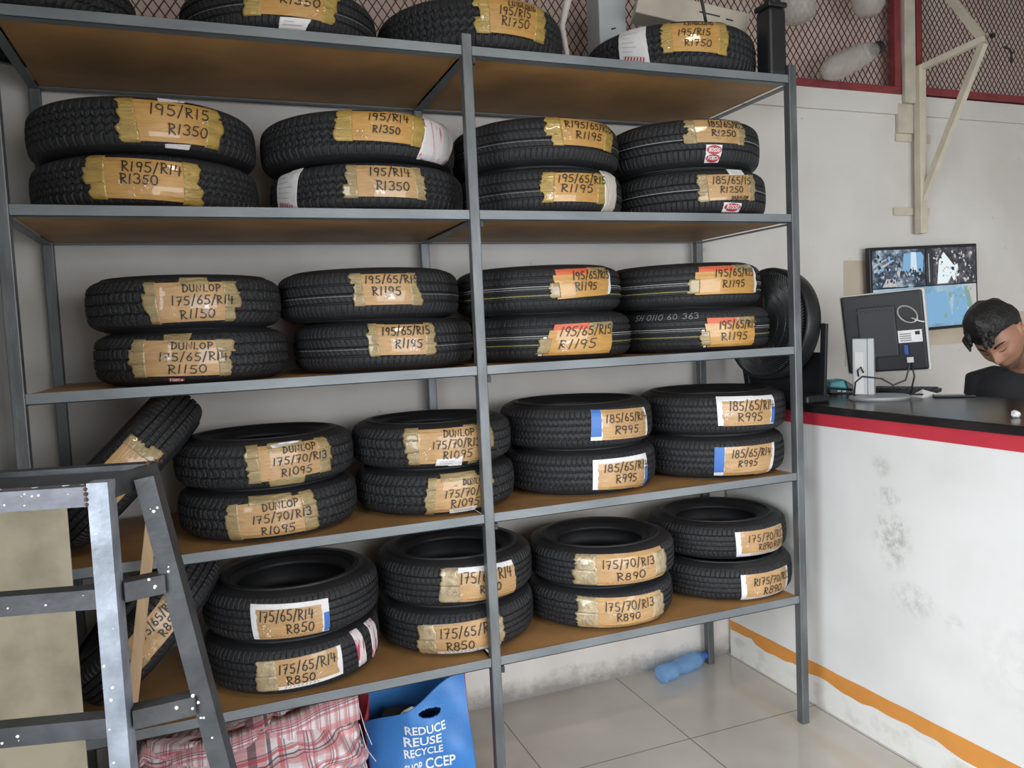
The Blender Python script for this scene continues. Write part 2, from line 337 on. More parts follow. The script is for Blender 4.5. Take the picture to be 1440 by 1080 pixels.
# ------------------------------------------------------------------ tyres
DIM = {'van15': (.338, .192, .19), 'van14': (.331, .16, .178), 'tour15': (.3145, .168, .19), 'line15': (.3145, .168, .19), 'sport15': (.3105, .18, .19),
 'wave14': (.289, .16, .178), 'wave13': (.287, .156, .166), 'zig14': (.296, .166, .178), 'eco14': (.289, .165, .178), 'eco13': (.287, .15, .166)}
PROF = [(0, 0), (.3, .001), (.55, .004), (.66, .0075), (.76, .014), (.84, .022), (.91, .034), (.96, .047), (1.0, .066)]
def drop(a):
    a = min(abs(a), 1)
    for (a0, d0), (a1, d1) in zip(PROF, PROF[1:]):
        if a <= a1: return d0 + (d1 - d0) * (a - a0) / (a1 - a0)
    return PROF[-1][1]
def fr(x): return x - math.floor(x)
def tri(x): return abs(fr(x) - .5) * 2
def cut(kind, u, a):
    """groove depth 0..1; u = turns * pitches, a = -1..1 across the tread"""
    def circ(centres, hw, wob=0.0, wf=1.0):
        off = wob * (tri(u * wf) - .5)
        return any(abs(a - c - off) < hw for c in centres)
    d = 0
    if kind == 'tour15':
        if circ((-.42, 0, .42), .045): return 1
        if abs(a) < .42: d = .75 if fr(u + a * 1.6) < .16 else (.35 if fr(u * 2 + a * 1.6) < .1 else 0)
        else: d = .8 if fr(u * 1.0 + abs(a) * .5) < .16 else 0
    elif kind == 'line15':
        if circ((-.56, -.2, .2, .56), .045): return 1
        if abs(a) > .56: d = .6 if fr(u + .2 * a) < .12 else 0
        else: d = .5 if fr(u + .9 * abs(a)) < .1 else 0
    elif kind == 'sport15':
        if circ((-.45, -.05, .36), .04): return 1
        if a < -.45: d = .9 if fr(u) < .22 else 0
        elif a > .36: d = .8 if fr(u - a * .6) < .2 else 0
        else: d = .7 if fr(u + a * 1.8) < .18 else 0
    elif kind in ('wave14', 'wave13'):
        if circ((-.5, 0, .5), .035, .05, .5): return 1
        w = .35 * math.sin(a * 5.2)
        d = .85 if fr(u + w) < .17 else (.5 if fr(u * 2 + 2 * w + .5) < .16 else 0)
    elif kind == 'zig14':
        if circ((-.55, -.19, .19, .55), .045, .07, 1.0): return 1
        if abs(a) > .55: d = .8 if fr(u + .15 * a) < .16 else 0
        else: d = .5 if fr(u * 1 + a * 1.2) < .14 else 0
    elif kind in ('eco14', 'eco13'):
        if circ((-.5, -.17, .17, .5), .04): return 1
        if abs(a) > .5: d = .85 if fr(u - .4 * abs(a)) < .17 else 0
        else: d = .55 if fr(u + (1.1 if a > 0 else -1.1) * a) < .13 else 0
    elif kind in ('van14', 'van15'):
        if circ((-.5, -.17, .17, .5), .05, .16, 1.0): return 1
        if abs(a) > .5: d = .9 if fr(u) < .18 else 0
        else: d = .7 if fr(u + .5 * (1 if a > 0 else 0) + a * .6) < .14 else 0
    return d * .7
PITCH = {'tour15': 100, 'line15': 86, 'sport15': 92, 'wave14': 84, 'wave13': 84, 'zig14': 94, 'eco14': 94, 'eco13': 94, 'van14': 75, 'van15': 75}
TM = {}
def ring_mesh(name, prof, n, mats, flip=False):
    V = []; F = []
    for r, z in prof:
        for j in range(n): V.append((r * math.cos(2 * PI * j / n), r * math.sin(2 * PI * j / n), z))
    for i in range(len(prof) - 1):
        for j in range(n):
            f = (i * n + j, i * n + (j + 1) % n, (i + 1) * n + (j + 1) % n, (i + 1) * n + j)
            F.append(f[::-1] if flip else f)
    me = bpy.data.meshes.new(name); me.from_pydata(V, [], F); me.update(); me.materials.append(mats)
    me.polygons.foreach_set('use_smooth', [True] * len(F)); return me
def tyre_meshes(kind):
    if kind in TM: return TM[kind]
    R, w, rb = DIM[kind]; h = w / 2; N = 600; Mz = 44
    V = []; F = []; al = [-.8 + 1.6 * i / Mz for i in range(Mz + 1)]
    for a in al:
        for j in range(N):
            d = cut(kind, PITCH[kind] * j / N, a / .8) if abs(a) < .79 else 0
            r = R - drop(a) - .0062 * d
            t = 2 * PI * j / N
            V.append((r * math.cos(t), r * math.sin(t), h + a * h))
    for i in range(Mz):
        for j in range(N): F.append((i * N + j, i * N + (j + 1) % N, (i + 1) * N + (j + 1) % N, (i + 1) * N + j))
    tr = bpy.data.meshes.new('tread_' + kind); tr.from_pydata(V, [], F); tr.update(); tr.materials.append(RUB)
    tr.polygons.foreach_set('use_smooth', [True] * len(F)); tr.set_sharp_from_angle(angle=.7)
    mid = (R + rb) / 2
    side = [(R - drop(.8), .8 * h), (R - drop(.86), .86 * h), (R - drop(.92), .92 * h), (R - drop(.97), .97 * h), (R - .066, h), (R - .072, 1.004 * h), (R - .075, .995 * h), (mid + .01, .99 * h), (mid - .006, .965 * h),
            (mid - .009, .975 * h), (mid - .012, .955 * h), (rb + .032, .86 * h), (rb + .024, .82 * h), (rb + .021, .83 * h), (rb + .017, .80 * h), (rb + .009, .70 * h), (rb + .003, .64 * h), (rb, .56 * h), (rb + .003, .49 * h)]
    up = ring_mesh('sidewall_' + kind, [(r, h + z) for r, z in side], 112, RUBS)
    lo = ring_mesh('lower_sidewall_' + kind, [(r, h - z) for r, z in side], 112, RUBS, True)
    inn = [(rb + .003, .49 * h), (rb + .014, .53 * h), (rb + .03, .68 * h), (mid, .84 * h), (R - .045, .78 * h), (R - .026, .55 * h), (R - .02, .25 * h), (R - .019, 0)]
    inn = inn + [(r, -z) for r, z in inn[-2::-1]]
    il = ring_mesh('inner_liner_' + kind, [(r, h + z) for r, z in inn], 112, LINER)
    lines = []
    def band(a0, a1, m):
        lines.append(ring_mesh('line_' + kind, [(R - drop(a0) + .0007, h + a0 * h), (R - drop(a1) + .0007, h + a1 * h)], 144, m))
    if kind == 'line15': band(.06, .085, WHM); band(-.30, -.275, YELM); band(-.02, -.005, WHM)
    if kind == 'sport15': band(.02, .045, WHM)
    if kind == 'tour15': band(-.10, -.088, WHM)
    TM[kind] = (tr, up, lo, il, lines); return TM[kind]
def child(name, me, p):
    o = bpy.data.objects.new(name, me); COL.objects.link(o); o.parent = p; return o
def make_tyre(kind, loc, label, group, rot=None, spin=0.0):
    t = empty('tyre', loc, label, 'tyre', group, rot)
    tr, up, lo, il, lines = tyre_meshes(kind)
    for nm, me in (('tread', tr), ('sidewall', up), ('sidewall', lo), ('inner_liner', il)):
        child(nm, me, t).rotation_euler = (0, 0, spin)
    for me in lines: child('tread_line', me, t)
    return t
def surf(kind, th, z, off):
    R, w, rb = DIM[kind]; h = w / 2
    a = (z - h) / h
    r = R - drop(a) + off
    zz = z
    if abs(a) > .8: zz = z + math.copysign(min(off, .004), a) * .5
    return (r * math.cos(th), r * math.sin(th), zz)
def clampz(kind, z): return max(.013, min(DIM[kind][1] - .013, z))
class Patch:
    """a sheet stuck on the tread: s runs along it, t up it, both 0..1"""
    def __init__(s, kind, quad): s.k = kind; quad = [(a, clampz(kind, z)) for a, z in quad]; s.q = quad; s.W = DIM[kind][0] * ((quad[1][0] - quad[0][0]) + (quad[2][0] - quad[3][0])) / 2; s.H = max(.01, ((quad[0][1] - quad[3][1]) + (quad[1][1] - quad[2][1])) / 2)
    def at(s, u, t, off):
        off += .0016
        tl, tr, br, bl = s.q
        A = [tl[i] + (tr[i] - tl[i]) * u for i in (0, 1)]; B = [bl[i] + (br[i] - bl[i]) * u for i in (0, 1)]
        return surf(s.k, B[0] + (A[0] - B[0]) * t, max(.004, min(DIM[s.k][1] - .004, B[1] + (A[1] - B[1]) * t)), off)
def sheet(p, s0, s1, t0, t1, off, wr=0.0, jag=(0, 0), rnd=random, nx=26, ny=9, seed=0):
    """a solid little sheet (front, back edge folded onto the rubber) with torn ends"""
    V = []; F = []
    jl = [rnd.uniform(-jag[0], jag[0]) for _ in range(ny + 1)]; jr = [rnd.uniform(-jag[1], jag[1]) for _ in range(ny + 1)]
    sk = rnd.uniform(-1, 1) * .012
    for i in range(ny + 1):
        for j in range(nx + 1):
            f = j / nx; s = (s0 + jl[i]) * (1 - f) + (s1 + jr[i]) * f
            t = t0 + (t1 - t0) * i / ny + sk * (f - .5)
            o = off
            if wr and 0 < j < nx: o += wr * max(0, noise.noise(Vector((s * p.W * 60 + seed, t * p.H * 60, seed * .7))))
            V.append(p.at(s, t, o))
    n = len(V)
    for i in range(ny):
        for j in range(nx):
            a = i * (nx + 1) + j; F.append((a, a + 1, a + nx + 2, a + nx + 1))
    # rim down to the rubber
    rim = [j for j in range(nx + 1)] + [(i + 1) * (nx + 1) - 1 for i in range(1, ny + 1)] + [ny * (nx + 1) + j for j in range(nx - 1, -1, -1)] + [i * (nx + 1) for i in range(ny - 1, 0, -1)]
    for q in rim:
        x, y, z = V[q]; r = math.hypot(x, y); k = (r - .0036) / r; V.append((x * k, y * k, z))
    L_ = len(rim)
    for i in range(L_):
        a, b = rim[i], rim[(i + 1) % L_]; F.append((b, a, n + i, n + (i + 1) % L_))
    return V, F
def write(p, lines, off, parent, name='handwriting', m=None, pen=.0042, rnd=None, bold=1):
    mb = MB(); rnd = rnd or random.Random(5)
    for ln in lines:
        text, u0, u1, v0, v1 = ln
        st, tw = lettering(text, rnd)
        for poly in st:
            P = [((u0 + (u1 - u0) * x / tw) * p.W, (v0 + (v1 - v0) * y) * p.H) for x, y in poly]
            ribbon(mb, P, pen, lambda a, b: p.at(a / p.W, b / p.H, off))
    return mb.build(name, m or INK, parent)
STYLE = {}
def price_label(t, kind, quad, lines, style, seed):
    rnd = random.Random(seed); p = Patch(kind, quad)
    c = MB()
    if style in ('tape', 'yellow', 'olive'):
        a, b = (.14, .86) if style != 'yellow' else (.16, .84)
        c.add(*sheet(p, a, b, .03, .97, .0016, rnd=rnd, jag=(.006, .006)))
        lab = c.build('price_label', CARDO if style == 'yellow' else CARD, t)
        tp = MB(); tq = MB(); n = 3
        for k in range(n):
            t0 = k / n; t1 = min(1, (k + 1) / n + .06)
            tp.add(*sheet(p, rnd.uniform(-.02, .05), a + .015, t0, t1, .0022 + .0003 * k, wr=.0016, jag=(.022, .004), rnd=rnd, nx=8, ny=5, seed=seed + k))
            tq.add(*sheet(p, b - .015, rnd.uniform(.96, 1.03), t0, t1, .0022 + .0003 * k, wr=.0016, jag=(.004, .022), rnd=rnd, nx=8, ny=5, seed=seed + k + 9))
        for q_ in (tp, tq): q_.build('packing_tape', TAPEY if style == 'yellow' else TAPE, lab, smooth=True)
    elif style in ('red',):
        c.add(*sheet(p, .06, .98, .0, .80, .0016, rnd=rnd, jag=(.008, .008)))
        lab = c.build('price_label', CARDO, t)
        r = MB(); r.add(*sheet(p, .10, .62, .80, .99, .0018, rnd=rnd, ny=2)); r.build('red_print', REDP, lab)
        tp = MB(); tp.add(*sheet(p, -.03, .12, .05, .55, .0024, wr=.0015, jag=(.03, .004), rnd=rnd, nx=6, seed=seed)); tp.build('packing_tape', TAPE, lab, smooth=True); tp = MB(); tp.add(*sheet(p, .60, 1.0, .78, 1.0, .002, wr=.0012, jag=(.004, .02), rnd=rnd, nx=8, seed=seed)); tp.build('packing_tape', TAPE, lab, smooth=True)
        w = MB()
        if seed % 2: w.add(*sheet(p, .97, 1.04, .03, .9, .0015, rnd=rnd, nx=3, jag=(.01, .02)))
        else: w.add(*sheet(p, .0, .05, .0, .6, .0013, rnd=rnd, nx=3, jag=(.01, .01)))
        w.build('paper_backing', PAPER, lab)
    else:   # paper: new label paper under a cardboard sheet; style holds the sides left white and the blue side
        sides = style[0]; blue = style[1]
        l = .08 if 'L' in sides else 0.0; r = .93 if 'R' in sides else 1.0; b = .12 if 'B' in sides else 0.0; tt = .86 if 'T' in sides else 1.0
        if blue == 'L': l = .15
        if blue == 'R': r = .9
        c.add(*sheet(p, l, r, b, tt, .0022, rnd=rnd, jag=(.012, .012)))
        lab = c.build('price_label', CARD, t)
        w = MB(); w.add(*sheet(p, 0, 1, 0, 1, .0008, rnd=rnd)); w.build('paper_backing', PAPER, lab)
        if blue:
            s = MB(); s.add(*sheet(p, 0.0 if blue == 'L' else .925, .14 if blue == 'L' else 1.0, .12 if blue == 'L' else .02, 1.0 if blue == 'L' else .6, .0014, rnd=rnd, nx=4)); s.build('blue_print', BLUEP, lab)
        if 'c' in sides or 'C' in sides:
            tp = MB()
            for k in range(2): tp.add(*sheet(p, -.10 + .03 * k, .16, k * .5, k * .5 + .5, .0026, wr=.0022, jag=(.02, .02), rnd=rnd, nx=9, seed=seed + k))
            if 'C' in sides:
              tp.build('packing_tape', CLEAR if 'k' in sides else TAPE, lab, smooth=True); tp = MB(); tp.add(*sheet(p, .84, 1.04, .1, .9, .0026, wr=.002, jag=(.01, .02), rnd=rnd, nx=8, seed=seed + 5))
            tp.build('packing_tape', CLEAR if 'k' in sides else TAPE, lab, smooth=True)
        mk_ = MB()
        for k in range(9):
            s = .25 + .05 * k; ribbon(mk_, [(s * p.W, .05 * p.H), ((s + .02) * p.W, .09 * p.H)], .002, lambda a, b: p.at(a / p.W, b / p.H, .0029))
        mk_.build('printed_code', mat('faded_print', (.28, .17, .07), .6), lab)
    # shiny wrinkles of clear tape over the writing, kept to a few crumpled spots
    for k in range(2):
        s = rnd.uniform(.05, .72); v = rnd.uniform(.05, .45); gl = MB()
        gl.add(*sheet(p, s, s + rnd.uniform(.06, .12), v, v + rnd.uniform(.2, .4), .0068, wr=.009, rnd=rnd, nx=9, ny=7, seed=seed + k * 3, jag=(.03, .03)))
        gl.build('tape_wrinkle', FILM, lab, smooth=False)
    pen = .0030 if len(lines) > 2 else .0034
    lines = [(tx, a, b, (c_ + d_) / 2 - (d_ - c_) * .42, (c_ + d_) / 2 + (d_ - c_) * .42) for tx, a, b, c_, d_ in lines]
    write(p, lines, .0056, lab, rnd=rnd, pen=pen)
    return lab
PRN = mat('red_printed_paper', (.72, .68, .68), .5, color2=(.45, .06, .10), vscale=60, stretch=(1, 1, .12), lo=.36, hi=.44, bump=.3)
def extra(t, kind, what, quad, seed):
    rnd = random.Random(seed); p = Patch(kind, quad); m = MB()
    if what == 'tape_strap':
        m.add(*sheet(p, 0, 1, 0, 1, .0012, wr=.0012, rnd=rnd, jag=(.02, .02), seed=seed)); m.build('tape_strap', TAPE, t, smooth=True); return
    if what in ('white_sticker', 'paper_tag'):
        m.add(*sheet(p, 0, 1, 0, 1, .004, wr=.001, rnd=rnd, jag=(.01, .01), seed=seed)); o = m.build('paper_tag' if what == 'paper_tag' else 'sticker', PAPER, t, smooth=False)
        pr = MB(); n = 6 if p.H > .06 else 2
        for k in range(n):
            v = .85 - .7 * k / max(1, n - 1) if n > 2 else .6 - .3 * k
            ribbon(pr, [(.15 * p.W, v * p.H), ((.45 + .4 * rnd.random()) * p.W, v * p.H)], .0022, lambda a, b: p.at(a / p.W, b / p.H, .0064))
        pr.build('printed_lines', mat('grey_print', (.45, .43, .43), .6), o)
        if what == 'paper_tag' and p.H > .06:
            q = MB()
            for k in range(7): ribbon(q, [((.2 + .1 * k) * p.W, .02 * p.H), ((.24 + .1 * k) * p.W, .12 * p.H)], .005, lambda a, b: p.at(a / p.W, b / p.H, .0066))
            q.build('red_print', CRIM, o)
        return
    if what == 'printed_sticker':
        m.add(*sheet(p, 0, 1, 0, 1, .003, wr=.002, rnd=rnd, jag=(.02, .02), seed=seed)); m.build('sticker', PRN, t, smooth=True); return
    if what == 'white_band':
        m.add(*sheet(p, 0, 1, 0, 1, .004, wr=.004, rnd=rnd, jag=(.03, .03), seed=seed)); m.build('sticker', mat('cream_paper', (.70, .67, .58), .5, var=.2, vscale=30, stretch=(3, 3, .4), bump=.5), t, smooth=True); return
    if what == 'code_sticker':
        m.add(*sheet(p, 0, 1, 0, 1, .003, rnd=rnd)); o = m.build('sticker', PAPER, t)
        write(p, [('847387', .06, .94, .2, .8)], .0046, o, 'printed_code', INK, .0016); return
    if what == 'red_badge':
        m.add(*sheet(p, 0, 1, 0, 1, .003, rnd=rnd)); o = m.build('sticker', CRIM, t)
        write(p, [('FORCA', .08, .92, .2, .85)], .0048, o, 'printed_lettering', PAPER, .0016); return
    if what == 'oval_badge':
        m.add(*sheet(p, 0, 1, 0, 1, .003, rnd=rnd, jag=(.02, .02))); o = m.build('sticker', PAPER, t)
        two = p.H > .045; el = MB()
        for cy_, ry in (((.68, .28), (.2, .2)) if two else ((.5, .42),)):
            V = [p.at(.5 + .46 * math.cos(2 * PI * k / 24), cy_ + ry * math.sin(2 * PI * k / 24), .0052) for k in range(24)]
            el.add(V + [p.at(.5, cy_, .0052)], [(k, (k + 1) % 24, 24) for k in range(24)])
        el.build('red_oval', CRIM, o)
        ls = [('ROSSO', .16, .84, .56, .78), ('FORCA', .16, .84, .12, .30)] if two else [('ROSSO', .16, .84, .3, .7)]
        write(p, ls, .0066, o, 'printed_lettering', PAPER, .0026); return
TYRES = [
 ('1a', 'wave13', 0, 0, -1.257, 0.282, None, None),
 ('1b', 'tour15', 0, 0, -0.54, 0.309, [(-1.962, 0.156), (-1.058, 0.169), (-1.137, 0.04), (-1.993, 0.043)], [('195/R14', 0.3, 0.85, 0.62, 0.9), ('R1350', 0.36, 0.78, 0.3, 0.56)]),
 ('1c', 'van15', 0, 0, 0.13, 0.333, [(-1.853, 0.187), (-0.997, 0.178), (-1.085, 0.048), (-1.825, 0.053)], [('LINGLONG', 0.42, 0.8, 0.72, 0.9), ('195/R15', 0.3, 0.72, 0.48, 0.73), ('R1750', 0.32, 0.7, 0.2, 0.46)]),
 ('1d', 'van15', 0, 0, 0.973, 0.333, [(-2.247, 0.173), (-1.415, 0.177), (-1.459, 0.054), (-2.22, 0.066)], [('LINGLONG', 0.34, 0.74, 0.83, 0.97), ('195/R15', 0.25, 0.68, 0.5, 0.74), ('R1750', 0.33, 0.7, 0.17, 0.4)]),
 ('2Au', 'van14', 1, 1, -0.974, 0.326, [(-1.776, 0.144), (-0.833, 0.142), (-0.873, 0.024), (-1.71, 0.02)], [('195/R15', 0.3, 0.84, 0.6, 0.9), ('R1350', 0.44, 0.82, 0.18, 0.46)]),
 ('2Al', 'van14', 1, 0, -0.975, 0.326, [(-2.03, 0.147), (-1.074, 0.131), (-1.081, 0.012), (-2.024, 0.026)], [('R195/R14', 0.32, 0.8, 0.62, 0.9), ('R1350', 0.3, 0.6, 0.34, 0.6)]),
 ('2Bu', 'van14', 1, 1, -0.298, 0.326, [(-1.965, 0.152), (-1.06, 0.155), (-1.103, 0.043), (-1.964, 0.051)], [('195/R14', 0.34, 0.78, 0.64, 0.92), ('R1350', 0.38, 0.68, 0.26, 0.52)]),
 ('2Bl', 'van14', 1, 0, -0.275, 0.326, [(-1.987, 0.144), (-1.202, 0.139), (-1.153, 0.037), (-1.992, 0.04)], [('195/R14', 0.3, 0.78, 0.62, 0.92), ('R1350', 0.36, 0.74, 0.2, 0.5)]),
 ('2Cu', 'tour15', 1, 1, 0.364, 0.32, [(-1.859, 0.169), (-0.863, 0.168), (-0.955, 0.055), (-1.798, 0.058)], [('R195/65/R15', 0.22, 0.95, 0.62, 0.9), ('R1195', 0.34, 0.74, 0.24, 0.54)]),
 ('2Cl', 'tour15', 1, 0, 0.369, 0.32, [(-1.924, 0.139), (-1.108, 0.142), (-1.116, 0.036), (-1.953, 0.037)], [('195/65/R15', 0.22, 0.97, 0.62, 0.92), ('R1195', 0.26, 0.72, 0.3, 0.6)]),
 ('2Du', 'sport15', 1, 1, 0.993, 0.305, [(-2.1, 0.176), (-1.269, 0.179), (-1.269, 0.075), (-2.068, 0.078)], [('185/65/R15', 0.35, 0.97, 0.62, 0.93), ('R1250', 0.38, 0.78, 0.26, 0.54)]),
 ('2Dl', 'sport15', 1, 0, 1.018, 0.305, [(-2.041, 0.148), (-1.191, 0.153), (-1.19, 0.055), (-2.009, 0.047)], [('185/65/15', 0.22, 0.86, 0.58, 0.9), ('R1250', 0.32, 0.7, 0.26, 0.54), ('DUNLOP', 0.5, 0.8, 0.03, 0.16)]),
 ('3Au', 'wave14', 2, 1, -0.888, 0.274, [(-1.983, 0.137), (-1.046, 0.137), (-1.045, 0.019), (-1.952, 0.016)], [('DUNLOP', 0.42, 0.8, 0.72, 0.93), ('175/65/R14', 0.3, 0.93, 0.41, 0.66), ('R1150', 0.37, 0.72, 0.08, 0.34)]),
 ('3Al', 'wave14', 2, 0, -0.876, 0.274, [(-2.179, 0.138), (-1.2, 0.127), (-1.167, 0.019), (-2.197, 0.028)], [('DUNLOP', 0.42, 0.8, 0.72, 0.93), ('175/65/R14', 0.3, 0.93, 0.41, 0.66), ('R1150', 0.37, 0.72, 0.08, 0.34)]),
 ('3Bu', 'tour15', 2, 1, -0.29, 0.33, [(-1.951, 0.147), (-1.243, 0.145), (-1.212, 0.04), (-1.922, 0.043)], [('195/65/R15', 0.2, 0.98, 0.66, 0.94), ('R1195', 0.28, 0.68, 0.28, 0.6)]),
 ('3Bl', 'tour15', 2, 0, -0.245, 0.33, [(-1.973, 0.158), (-1.23, 0.151), (-1.25, 0.047), (-1.936, 0.052)], [('195/65/R15', 0.22, 0.9, 0.62, 0.92), ('R1195', 0.38, 0.78, 0.22, 0.54)]),
 ('3Cu', 'line15', 2, 1, 0.352, 0.32, [(-1.858, 0.147), (-1.002, 0.156), (-1.056, 0.057), (-1.802, 0.044)], [('195/65/R15', 0.32, 0.97, 0.58, 0.9), ('R1195', 0.34, 0.7, 0.2, 0.52)]),
 ('3Cl', 'line15', 2, 0, 0.388, 0.32, [(-1.987, 0.129), (-1.164, 0.131), (-1.185, 0.02), (-2.11, 0.022)], [('195/65/R15', 0.2, 0.95, 0.58, 0.92), ('R1195', 0.22, 0.7, 0.16, 0.5)]),
 ('3Du', 'line15', 2, 1, 0.982, 0.309, [(-2.02, 0.149), (-1.072, 0.154), (-1.072, 0.046), (-2.046, 0.045)], [('195/65/R15', 0.3, 0.95, 0.58, 0.9), ('R1195', 0.4, 0.74, 0.2, 0.5)]),
 ('3Dl', 'line15', 2, 0, 1.019, 0.309, [(-2.028, 0.128), (-1.274, 0.127), (-1.274, 0.018), (-1.997, 0.019)], [('195/65/R15', 0.28, 1.0, 0.58, 0.9), ('R1195', 0.3, 0.78, 0.2, 0.52)]),
 ('4Au', 'wave13', 3, 1, -0.677, 0.282, [(-1.866, 0.141), (-0.911, 0.15), (-0.901, 0.036), (-1.835, 0.027)], [('DUNLOP', 0.42, 0.8, 0.72, 0.93), ('175/70/R13', 0.3, 0.93, 0.41, 0.66), ('R1095', 0.37, 0.72, 0.08, 0.34)]),
 ('4Al', 'wave13', 3, 0, -0.674, 0.282, [(-2.115, 0.123), (-1.175, 0.143), (-1.119, 0.017), (-2.097, 0.008)], [('DUNLOP', 0.42, 0.8, 0.72, 0.93), ('175/70/R13', 0.3, 0.93, 0.41, 0.66), ('R1095', 0.37, 0.72, 0.08, 0.34)]),
 ('4Bu', 'wave13', 3, 1, -0.097, 0.304, [(-2.161, 0.151), (-1.065, 0.145), (-1.071, 0.019), (-2.153, 0.024)], [('DUNLOP', 0.42, 0.76, 0.72, 0.93), ('175/70/R13', 0.3, 0.82, 0.42, 0.68), ('R1095', 0.4, 0.72, 0.12, 0.38)]),
 ('4Bl', 'wave13', 3, 0, -0.091, 0.304, [(-1.952, 0.135), (-1.111, 0.132), (-1.092, 0.006), (-2.023, 0.013)], [('DUNLOP', 0.52, 0.86, 0.74, 0.93), ('175/70/R13', 0.28, 0.95, 0.43, 0.68), ('R1095', 0.36, 0.74, 0.14, 0.4)]),
 ('4Cu', 'zig14', 3, 1, 0.485, 0.311, [(-1.817, 0.147), (-0.953, 0.137), (-0.892, 0.031), (-1.84, 0.039)], [('185/65/R14', 0.2, 0.95, 0.56, 0.88), ('R995', 0.32, 0.72, 0.16, 0.48)]),
 ('4Cl', 'zig14', 3, 0, 0.494, 0.311, [(-1.852, 0.135), (-1.019, 0.135), (-1.011, 0.013), (-1.866, 0.028)], [('185/65/R14', 0.16, 0.97, 0.56, 0.86), ('R995', 0.34, 0.7, 0.2, 0.5)]),
 ('4Du', 'zig14', 3, 1, 1.1, 0.291, [(-2.112, 0.161), (-1.232, 0.147), (-1.263, 0.037), (-2.096, 0.044)], [('185/65/R14', 0.18, 0.95, 0.5, 0.88), ('R995', 0.3, 0.7, 0.12, 0.46)]),
 ('4Dl', 'zig14', 3, 0, 1.088, 0.291, [(-2.116, 0.129), (-1.198, 0.129), (-1.266, 0.015), (-2.134, 0.02)], [('185/65/R14', 0.24, 0.88, 0.6, 0.92), ('R995', 0.34, 0.64, 0.28, 0.56)]),
 ('5Au', 'eco14', 4, 1, -0.621, 0.279, [(-2.11, 0.137), (-1.278, 0.128), (-1.277, 0.024), (-2.09, 0.026)], [('175/65/R14', 0.12, 0.78, 0.5, 0.86), ('R850', 0.44, 0.78, 0.12, 0.46)]),
 ('5Al', 'eco14', 4, 0, -0.626, 0.279, [(-2.004, 0.125), (-1.144, 0.132), (-1.131, 0.038), (-1.981, 0.03)], [('175/65/R14', 0.2, 0.9, 0.52, 0.9), ('R850', 0.28, 0.62, 0.14, 0.46)]),
 ('5Bu', 'eco14', 4, 1, -0.033, 0.318, [(-1.963, 0.145), (-1.075, 0.138), (-1.023, 0.017), (-1.95, 0.03)], [('175/65/R14', 0.18, 0.92, 0.54, 0.9), ('R850', 0.42, 0.72, 0.22, 0.5)]),
 ('5Bl', 'eco14', 4, 0, -0.035, 0.318, [(-2.264, 0.118), (-1.329, 0.132), (-1.289, 0.018), (-2.248, 0.014)], [('175/65/R14', 0.22, 0.96, 0.54, 0.9), ('R850', 0.28, 0.62, 0.12, 0.44)]),
 ('5Cu', 'eco13', 4, 1, 0.549, 0.27, [(-2.285, 0.134), (-1.119, 0.132), (-1.074, 0.019), (-2.264, 0.025)], [('175/70/R13', 0.22, 0.82, 0.54, 0.86), ('R890', 0.36, 0.68, 0.14, 0.44)]),
 ('5Cl', 'eco13', 4, 0, 0.538, 0.272, [(-2.251, 0.132), (-1.121, 0.12), (-1.112, 0.001), (-2.213, 0.02)], [('175/70/R13', 0.24, 0.84, 0.56, 0.9), ('R890', 0.36, 0.64, 0.22, 0.52)]),
 ('5Du', 'eco13', 4, 1, 1.144, 0.342, [(-1.929, 0.119), (-1.063, 0.119), (-1.059, 0.008), (-1.909, 0.019)], [('175/70/R13', 0.2, 1.0, 0.54, 0.88), ('R890', 0.38, 0.66, 0.2, 0.5), ('R89', 0.7, 0.96, 0.22, 0.5)]),
 ('5Dl', 'eco13', 4, 0, 1.127, 0.292, [(-1.925, 0.115), (-1.068, 0.115), (-1.09, 0.001), (-1.915, 0.005)], [('R175/70/R13', 0.2, 0.98, 0.54, 0.86), ('R890', 0.38, 0.76, 0.14, 0.48)]),
]
